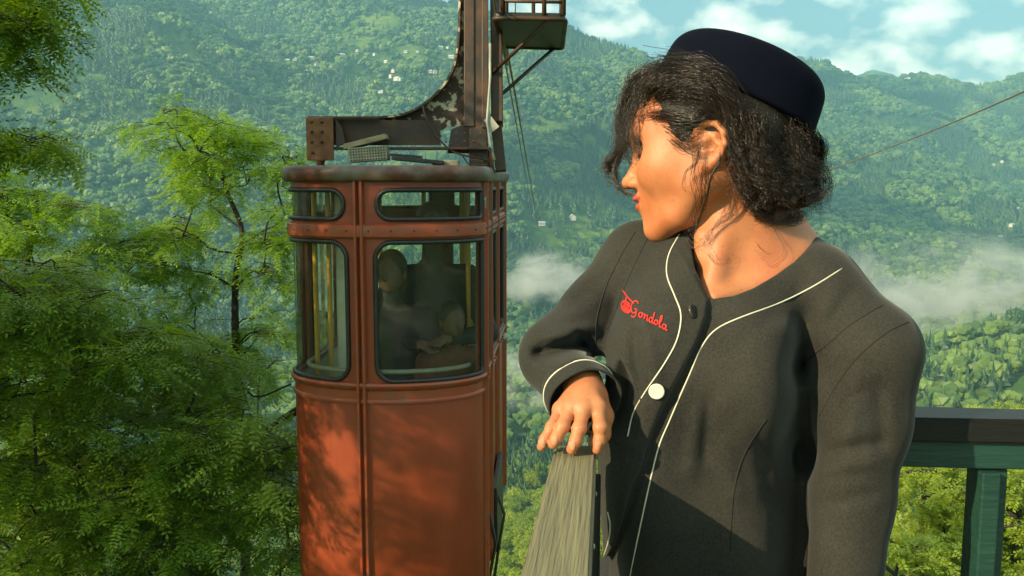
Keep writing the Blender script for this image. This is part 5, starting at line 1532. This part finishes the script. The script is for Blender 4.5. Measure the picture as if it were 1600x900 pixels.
# embroidery: a little cable car and the word in red thread
m_red_t = mat('red_thread', (.75, .03, .02), (.58, .02, .015), 200, .55, bump=.5)
ex = Vector((55, 27)).normalized(); ey = Vector((.10, -1.0)).normalized()
def emb(stroke, ox, oy, s): return [(ox + (ex.x * a + ey.x * b) * s, oy + (ex.y * a + ey.y * b) * s) for a, b in stroke]
def stitch(b, pts, r=.00075, n=26):
    P = on_line(pts, n, .0007)
    if len(P) > 2: b.tube(P, r, 6)
LET = {
 'G': ([[(1.5, 2.35), (1.3, 2.7), (.8, 2.6), (.25, 1.9), (.1, .9), (.45, .2), (1.0, .35), (1.35, 1.1), (.9, 1.15)], [(1.35, 1.1), (1.25, .1), (.9, -.5), (.4, -.45)]], 1.75),
 'o': ([[(.8, 1.0), (.35, .95), (.1, .45), (.35, .05), (.75, .25), (.85, .75), (.6, 1.0), (1.0, .85)]], 1.05),
 'n': ([[(.0, .75), (.25, 1.0), (.15, .05)], [(.15, .1), (.45, .85), (.8, .95), (.75, .3), (.85, .05), (1.1, .2)]], 1.05),
 'd': ([[(.8, .85), (.35, .95), (.1, .4), (.4, .0), (.75, .35), (1.0, 1.3), (1.15, 2.25)], [(1.0, 1.3), (.8, .3), (.95, .05), (1.15, .2)]], 1.15),
 'l': ([[(.0, .4), (.5, 1.4), (.6, 2.25), (.35, 2.2), (.2, 1.0), (.25, .1), (.6, .1)]], .7),
 'a': ([[(.85, .85), (.4, .95), (.1, .4), (.35, .0), (.75, .3), (.9, .9)], [(.9, .9), (.8, .2), (1.0, .0), (1.2, .2)]], 1.15)}
eb = MB(); u = 0; sc_ = 8.1
for ch in 'Gondola':
    st, w_ = LET[ch]
    for s in st: stitch(eb, emb(s, 985 + ex.x * u * sc_, 489 + ex.y * u * sc_, sc_), .0009)
    u += w_
wb('embroidered_word', eb, m_red_t, jk)
eb = MB()
for s in ([(-.1, 3.6), (1.2, 2.7), (2.4, 2.2)], [(.9, 2.9), (.7, 2.3), (.9, 1.7)], [(.0, 1.5), (1.7, 1.4), (1.9, .9), (1.7, -.1), (.2, -.2), (-.1, .8), (0, 1.5)], [(.0, .7), (1.8, .6)], [(.1, .35), (1.7, .25)], [(.2, .05), (1.6, -.0)],
          [(.5, 1.4), (.5, -.1)], [(.9, 1.4), (.9, -.1)], [(1.3, 1.35), (1.3, -.1)], [(.3, 1.9), (.2, 1.5)], [(1.4, 1.8), (1.5, 1.4)], [(.3, 1.85), (1.4, 1.75)]):
    stitch(eb, emb(s, 972, 484, sc_), .0009, 14)
wb('embroidered_emblem', eb, m_red_t, jk)

# ---- hand on the railing
def hand(P):
    wr = q_(913, 604, 1.018); kn = [q_(876, 640, .988), q_(893, 637, .980), q_(912, 638, .975), q_(934, 637, .978)]
    d = s_cone(P, q_(893, 585, 1.05), wr, .024, .021)
    pc = q_(908, 628, 1.0)
    for k, r in zip(kn, (.0088, .0094, .0097, .0096)): d = smin(d, s_cone(P, wr + (np.array(k) - wr) * .15, k, .0130, r), .012)
    mid = [q_(862, 668, .966), q_(879, 667, .958), q_(905, 670, .955), q_(938, 668, .958)]
    dis = [q_(851, 687, .962), q_(870, 684, .953), q_(899, 690, .951), q_(937, 688, .957)]
    tip = [q_(846, 698, .964), q_(864, 694, .956), q_(893, 702, .954), q_(933, 702, .960)]
    fs = None
    for k, m, s, t, r in zip(kn, mid, dis, tip, (.0061, .0067, .0070, .0070)):
        f = s_chain(P, [k, m, s, t], [r * 1.12, r, r * .90, r * .80], .004)
        f = smin(f, s_ell(P, m, (r * 1.02,) * 3), .003)
        fs = f if fs is None else np.minimum(fs, f)
    d = smin(d, fs, .0045)
    th = s_chain(P, [q_(930, 624, 1.01), q_(942, 650, 1.012), q_(940, 678, 1.01), q_(930, 692, 1.0)], [.015, .0115, .0095, .008], .006)
    d = smin(d, th, .010)
    # tendons
    for k in kn: d = smin(d, s_cone(P, wr + (k - wr) * .35 + np.array([0, .0, -.012]), np.array(k) + np.array([0, .001, -.004]), .004, .0055), .009)
    return d
V, Q = sdf_mesh(hand, (-.01, -.20, .92), (.16, -.04, 1.10), .0016, 2)
ho = cf_mesh('hand', V, Q, m_skin)
hv = np.array([v.co for v in ho.data.vertices]) + WO
HB = BVHTree.FromPolygons([Vector(v) for v in hv], [tuple(p.vertices) for p in ho.data.polygons])
for (px, py, ang) in ((847, 693, -20), (866, 689, -12), (894, 696, -12), (934, 696, 2)):
    d = (Vector(cf2w(cfp(px, py, 1.0))) - CO).normalized(); b = MB(); vs = []; fs = []
    a_ = math.radians(ang); ok = True
    for i in range(7):
        for j in range(6):
            u_ = (i / 6 - .5) * 2; v_ = (j / 5 - .5) * 2; k = math.sqrt(max(0, 1 - .25 * v_ * v_ - .0))
            sx = u_ * 4.6 * (1 if v_ > 0 else 1) * (1 - .25 * max(0, v_) ** 2); sy = v_ * 6.2 + (u_ ** 2) * -1.2 * (1 if v_ > 0 else -1)
            X = px + sx * math.cos(a_) + -sy * math.sin(a_); Y = py + sx * math.sin(a_) + sy * math.cos(a_)
            dd = (Vector(cf2w(cfp(X, Y, 1.0))) - CO).normalized(); h = HB.ray_cast(CO, dd)
            if h[0] is None: ok = False; break
            n_ = h[1] if h[1].dot(dd) < 0 else -h[1]
            vs.append(h[0] + n_ * (.0005 + .0004 * (1 - u_ * u_)))
        if not ok: break
    if ok:
        fs = [(i * 6 + j, i * 6 + j + 1, (i + 1) * 6 + j + 1, (i + 1) * 6 + j) for i in range(6) for j in range(5)]
        b.add(vs, fs); wb('fingernail', b, m_nail, ho)

# ---- hat
m_hat = mat('midnight_velvet', (.0012, .0022, .0065), (.0018, .003, .009), 80, .9, bump=.25, bscale=500, sheen=.0, spec=.08, bdist=.0005)
def hat(P):
    tilt = math.radians(24)
    c = np.array(q_(1163, 124, 1.100)); ax = np.array([math.sin(tilt), math.cos(tilt), -.05]); ax /= np.linalg.norm(ax)
    fx = np.array([math.cos(tilt), -math.sin(tilt), -.30]); fx -= ax * fx.dot(ax); fx /= np.linalg.norm(fx); sx = np.cross(ax, fx)
    R = np.stack([fx, sx, ax], 1).astype(np.float32); q = (P - c.astype(np.float32)) @ R
    h = .037; a = .104 - .12 * (q[..., 2] + h) ; b_ = .091 - .06 * (q[..., 2] + h)
    k = np.sqrt((q[..., 0] / a) ** 2 + (q[..., 1] / b_) ** 2); dr = (k - 1) * np.minimum(a, b_)
    top = q[..., 2] - (h - .016 * np.clip(k, 0, 1.2) ** 2 + .004 + .05 * 0)
    d = smax(dr, top, .022)
    d = smax(d, -(q[..., 2] + h), .004)
    inner = np.maximum(dr + .007, q[..., 2] - h + .042)
    return smax(d, -inner, .002)
V, Q = sdf_mesh(hat, (.12, .13, .96), (.42, .36, 1.27), .0025, 2)
ht = cf_mesh('hat', V, Q, m_hat)
# ---- hair: solid mass under thousands of strands
m_hairm, N, L, B = nodes_of('dark_curly_hair')
oi = N.new('ShaderNodeNewGeometry'); rp = N.new('ShaderNodeValToRGB')
rp.color_ramp.elements[0].color = (.004, .0026, .0020, 1); rp.color_ramp.elements[1].color = (.036, .020, .011, 1)
L.new(oi.outputs['Random Per Island'], rp.inputs[0]); L.new(rp.outputs[0], B.inputs['Base Color'])
B.inputs['Roughness'].default_value = .27; B.inputs['Specular IOR Level'].default_value = .7
m_hairb = mat('hair_base', (.008, .006, .005), (.014, .010, .008), 90, .6, bump=.9, bscale=160, stretch=(1, 1, 3))
def hair_base(P):
    q = hl(P)
    d = s_ell(q, (-.006, 0, .050), (.099, .081, .088))
    face = s_ell(q, (.075, 0, -.012), (.062, .075, .082))
    d = smax(d, -face, .012)
    side = s_ell(q, (.008, .080, -.008), (.021, .026, .034)); d = smax(d, -side, .006)
    d = smin(d, s_ell(P, q_(1166, 226, 1.070), (.040, .058, .044)), .02); d = smin(d, s_ell(P, q_(1190, 285, 1.115), (.045, .045, .045)), .02)
    low = s_ell(q, (.01, 0, -.055), (.045, .12, .045)); d = smax(d, -low, .012)
    d = smin(d, s_ell(P, q_(1190, 235, 1.11), (.048, .062, .052)), .02)
    d = smin(d, s_ell(P, q_(1248, 238, 1.12), (.028, .030, .035)), .015)
    d = smin(d, s_ell(P, q_(1205, 300, 1.10), (.032, .028, .030)), .014)
    d = smin(d, s_ell(P, q_(1250, 295, 1.11), (.024, .024, .026)), .012)
    return d
V, Q = sdf_mesh(hair_base, (.05, .04, .96), (.42, .32, 1.27), .0030, 2)
hb_ = cf_mesh('hair', V, Q, m_hairb)
gh = np.random.default_rng(77)
def strands(guides):
    VV = []; QQ = []; off = 0
    for pts, n, spread, curl, cyc, thick in guides + [((a, b, c), n, s_, 0, 0, t_) for a, b, c, n, s_, t_ in RAWH]:
        G = np.array([q_(*p) for p in pts]) if not isinstance(pts[0], np.ndarray) else np.array(pts); m = 26
        base = spline(G, m)
        T = np.gradient(base, axis=0); T /= np.linalg.norm(T, axis=1)[:, None] + 1e-9
        A = np.cross(T, [0, 0, 1.0]); A /= np.linalg.norm(A, axis=1)[:, None] + 1e-9; Bn = np.cross(T, A)
        t = np.linspace(0, 1, m)
        for i in range(n):
            o = gh.normal(size=2) * spread; o2 = gh.normal(size=2) * spread * .9
            s0 = gh.uniform(0, .12); s1 = gh.uniform(.72, 1.0)
            off_ = o[None] * (1 - t[:, None]) + o2[None] * t[:, None]
            ph = gh.uniform(0, 6.28); c = cyc * gh.uniform(.7, 1.35); am = curl * gh.uniform(.5, 1.4) * (.25 + .75 * t)
            an = ph + c * 6.283 * t + .8 * np.sin(5 * t + ph)
            P = base + A * (off_[:, :1] + (am * np.cos(an))[:, None]) + Bn * (off_[:, 1:] + (am * np.sin(an))[:, None])
            k0, k1 = int(s0 * m), max(int(s1 * m), int(s0 * m) + 5); P = P[k0:k1]; mm_ = len(P)
            r = thick * gh.uniform(.6, 1.25) * np.linspace(1, .35, mm_)
            TT = np.gradient(P, axis=0); TT /= np.linalg.norm(TT, axis=1)[:, None] + 1e-9
            U1 = np.cross(TT, [.3, .1, 1.0]); U1 /= np.linalg.norm(U1, axis=1)[:, None] + 1e-9; U2 = np.cross(TT, U1)
            ring = np.stack([P + (U1 * math.cos(a) + U2 * math.sin(a)) * r[:, None] for a in (0, 2.094, 4.189)], 1)
            VV.append(ring.reshape(-1, 3)); ii = np.arange(mm_ - 1)[:, None] * 3
            for a, b in ((0, 1), (1, 2), (2, 0)):
                QQ.append(np.concatenate([ii + a, ii + b, ii + 3 + b, ii + 3 + a], 1) + off)
            off += mm_ * 3
    return np.concatenate(VV), np.concatenate(QQ)
S_ = .00028
px2 = .00078
guides = []
RAWH = []
def G(pts, n, spread, curl, cyc, thick=1.0): guides.append((pts, n, spread * px2, curl * px2 * 1.35, cyc, S_ * thick))
# hair swept back from the temple over the ear
G([(1008, 170, 1.10), (1045, 150, 1.05), (1085, 158, 1.025), (1138, 188, 1.03)], 170, 9, 3, 4)
G([(1000, 190, 1.10), (1035, 180, 1.05), (1075, 186, 1.022), (1110, 178, 1.02), (1142, 200, 1.03)], 120, 7, 2.5, 4)
G([(1020, 125, 1.10), (1060, 120, 1.04), (1105, 140, 1.01), (1150, 200, 1.02), (1175, 250, 1.03)], 260, 13, 4, 4)
G([(1030, 105, 1.08), (1080, 105, 1.02), (1130, 130, 1.00), (1180, 200, 1.01)], 200, 12, 4, 3)
G([(1040, 200, 1.055), (1070, 215, 1.03), (1086, 214, 1.02), (1094, 200, 1.02)], 36, 5, 3, 3)
G([(1045, 215, 1.055), (1072, 232, 1.03), (1086, 232, 1.02), (1090, 220, 1.02)], 26, 5, 3, 3)
# fringe curls over the forehead and face
G([(1035, 105, 1.08), (1000, 120, 1.10), (975, 165, 1.13), (968, 210, 1.14), (962, 255, 1.15)], 150, 8, 5, 4)
G([(1040, 110, 1.07), (1010, 130, 1.09), (990, 170, 1.11), (985, 215, 1.125), (1000, 255, 1.12)], 150, 8, 5, 4)
G([(1045, 112, 1.06), (1015, 140, 1.08), (1000, 175, 1.10), (992, 205, 1.11)], 120, 8, 4, 3)
G([(1000, 130, 1.10), (982, 170, 1.12), (975, 225, 1.13), (990, 262, 1.13), (1006, 285, 1.12), (1010, 312, 1.115)], 26, 4, 4, 3)
G([(985, 200, 1.125), (966, 240, 1.14), (950, 258, 1.16), (958, 280, 1.16), (975, 302, 1.15)], 90, 6, 6, 3)
G([(980, 215, 1.13), (962, 262, 1.14), (966, 290, 1.14), (985, 304, 1.125), (1003, 296, 1.12), (1000, 280, 1.12)], 55, 3, 3, 2)
G([(990, 140, 1.11), (972, 185, 1.14), (968, 235, 1.15), (948, 262, 1.17), (945, 275, 1.17)], 60, 6, 7, 3)
G([(1000, 230, 1.115), (1004, 262, 1.112), (1018, 282, 1.105), (1016, 305, 1.105), (1006, 318, 1.11)], 14, 2, 2, 2)
G([(1005, 115, 1.10), (985, 140, 1.12), (975, 180, 1.13), (985, 230, 1.13)], 120, 9, 6, 5)
G([(1040, 112, 1.055), (1018, 138, 1.07), (1006, 172, 1.08), (1000, 210, 1.085), (1006, 240, 1.09)], 90, 6, 5, 4)
G([(1030, 112, 1.07), (1005, 140, 1.09), (993, 180, 1.095), (990, 225, 1.10), (1002, 262, 1.10)], 110, 7, 6, 4)
G([(1045, 125, 1.05), (1030, 150, 1.06), (1018, 175, 1.068), (1012, 200, 1.075)], 50, 6, 4, 3)
G([(1015, 165, 1.075), (1004, 195, 1.075), (1000, 225, 1.08), (1010, 250, 1.08), (1004, 270, 1.09)], 40, 5, 5, 4)
G([(1012, 190, 1.085), (1010, 222, 1.08), (1016, 250, 1.075), (1024, 262, 1.075)], 14, 3, 3, 2)
# eyebrow and lashes
for k in range(26):
    u = k / 25; f0, l0, u0_ = .083 - .014 * u, .016 + .030 * u, .038 + .006 * math.sin(3 * u)
    a = h2c(f0 + .002, l0, u0_ - .002); b = h2c(f0 + .0015, l0 + .008, u0_ + .0035)
    RAWH.append((a, (a + b) / 2 + Lv * .0008, b, 5, .0008, .00016))
for k in range(30):
    u = k / 29; f0, l0 = .0835 - .007 * u, .021 + .0235 * u
    a = h2c(f0 + .001, l0, .0145); b = h2c(f0 + .009, l0 + .003 * u, .0115)
    RAWH.append((a, (a + b) / 2 - Uv * .0012, b, 2, .0002, .00013))
for k in range(26):
    x0 = gh.uniform(1128, 1190); y0 = 152 + (x0 - 1128) * .45 + gh.uniform(-6, 18)
    G([(x0, y0, 1.008), (x0 + gh.uniform(0, 14), y0 + 40, 1.012), (x0 + gh.uniform(4, 30), y0 + 80, 1.020), (x0 + gh.uniform(10, 45), y0 + 120, 1.037)], 26, 6, 5, 5)
for k in range(8):
    x0 = gh.uniform(1000, 1040)
    G([(x0, 150 + gh.uniform(-12, 12), 1.075), (x0 + 28, 128 + gh.uniform(-10, 10), 1.035), (x0 + 60, 138, 1.012), (x0 + 95, 175, 1.005)], 26, 6, 4, 4)
# wisps before the ear and along the jaw
G([(1092, 225, 1.02), (1088, 255, 1.02), (1072, 268, 1.03), (1068, 290, 1.035), (1078, 310, 1.04)], 9, 2, 2, 2)
G([(1090, 235, 1.02), (1085, 270, 1.025), (1088, 310, 1.035), (1080, 345, 1.05), (1075, 372, 1.05)], 12, 4, 3, 3)
G([(1098, 262, 1.025), (1100, 300, 1.03), (1092, 340, 1.05), (1078, 365, 1.05), (1088, 378, 1.05)], 16, 4, 4, 3)
G([(1128, 215, 1.025), (1124, 250, 1.02), (1112, 275, 1.022), (1103, 312, 1.03), (1090, 352, 1.045), (1082, 372, 1.045)], 26, 1.2, 1, 2)
G([(1078, 372, 1.045), (1086, 382, 1.035), (1100, 376, 1.035), (1095, 366, 1.04)], 9, 4, 3, 2)
G([(1130, 190, 1.02), (1140, 165, 1.01), (1150, 185, 1.01), (1130, 215, 1.02)], 16, 6, 4, 2)
# back of the head, bun and curls at the nape
for k in range(46):
    x0 = gh.uniform(1125, 1240); y0 = gh.uniform(140, 230)
    x1 = x0 + gh.uniform(5, 55); y1 = gh.uniform(260, 335)
    G([(x0, y0, 1.03 + (x0 - 1125) * .0002), ((x0 + x1) / 2 + gh.uniform(-18, 18), (y0 + y1) / 2, 1.035), (x1, y1, 1.05)], 26, 11, 7, 4)
for k in range(40):
    a = gh.uniform(0, 6.28); cx, cy = gh.uniform(1165, 1275), gh.uniform(275, 325); r = gh.uniform(10, 26)
    G([(cx + r * math.cos(a + u * 1.3), cy + r * .8 * math.sin(a + u * 1.3), 1.05 + gh.uniform(-.01, .05)) for u in range(4)], 22, 5, 5, 3)
for k in range(14):      # round roll behind the hat
    a = gh.uniform(-1.6, 1.2)
    G([(1248 + 34 * math.cos(a + u * .5), 238 + 36 * math.sin(a + u * .5), 1.07 + .02 * u) for u in range(4)], 36, 6, 3, 2)
for k in range(16):      # loose ends at the right
    y0 = gh.uniform(262, 318)
    G([(1245, y0 - 6, 1.07), (1268, y0 + gh.uniform(-10, 12), 1.08), (1285 + gh.uniform(-5, 14), y0 + gh.uniform(-22, 22), 1.09)], 24, 5, 5, 2)
G([(1262, 250, 1.09), (1288, 262, 1.09), (1298, 290, 1.09), (1290, 318, 1.09), (1270, 330, 1.09)], 14, 3, 4, 2)
G([(1262, 240, 1.09), (1290, 250, 1.09), (1300, 275, 1.09)], 6, 3, 3, 1)
G([(1180, 330, 1.06), (1210, 342, 1.07), (1245, 340, 1.08), (1262, 322, 1.09)], 120, 6, 5, 4)
G([(1165, 290, 1.05), (1175, 315, 1.06), (1190, 338, 1.07), (1215, 345, 1.08)], 110, 7, 5, 4)
# thin loose hairs crossing the collar
G([(1195, 345, 1.08), (1210, 365, 1.07), (1225, 395, 1.06), (1205, 415, 1.055), (1190, 402, 1.06)], 5, 4, 3, 1, .8)
G([(1190, 340, 1.08), (1175, 370, 1.07), (1195, 395, 1.06), (1235, 395, 1.07)], 5, 4, 3, 1, .8)
# fly-aways over the fringe and nape
for k in range(30):
    x0, y0 = gh.uniform(990, 1020), gh.uniform(110, 190)
    G([(x0, y0, 1.12), (x0 - gh.uniform(14, 40), y0 + gh.uniform(20, 60), 1.14), (x0 - gh.uniform(15, 55), y0 + gh.uniform(60, 130), 1.15)], 3, 6, 5, 3, .7)
V, Q = strands(guides)
cf_mesh('hair_strands', V, Q, m_hairm, hb_)['kind'] = 'stuff'

# ---- below the frame: jacket hem, trousers, shoes
def lower(P):
    d = s_cone(P, (-.11, 0, .90), (-.12, .02, .10), .105, .075)
    d = smin(d, s_cone(P, (.09, 0, .90), (.12, .02, .10), .105, .075), .03)
    return smin(d, s_ell(P, (-.01, 0, .93), (.20, .14, .12)), .05)
V, Q = sdf_mesh(lower, (-.35, -.25, .03), (.35, .3, 1.06), .014, 1)
m_trs = mat('black_cloth', (.012, .012, .012), (.018, .018, .017), 60, .85)
mesh_np('trousers', V, Q, m_trs, woman, True)
def shoes(P):
    a = P.copy(); a[..., 0] = np.abs(a[..., 0] )
    d = smin(s_cone(a, (.12, .04, .05), (.14, -.13, .035), .045, .038), s_cone(a, (.12, .03, .05), (.12, .03, .12), .045, .04), .03)
    return smax(d, -P[..., 2] + .002, .004)
V, Q = sdf_mesh(shoes, (-.25, -.2, -.02), (.25, .12, .16), .008, 1)
mesh_np('shoes', V, Q, m_dark, woman, True)
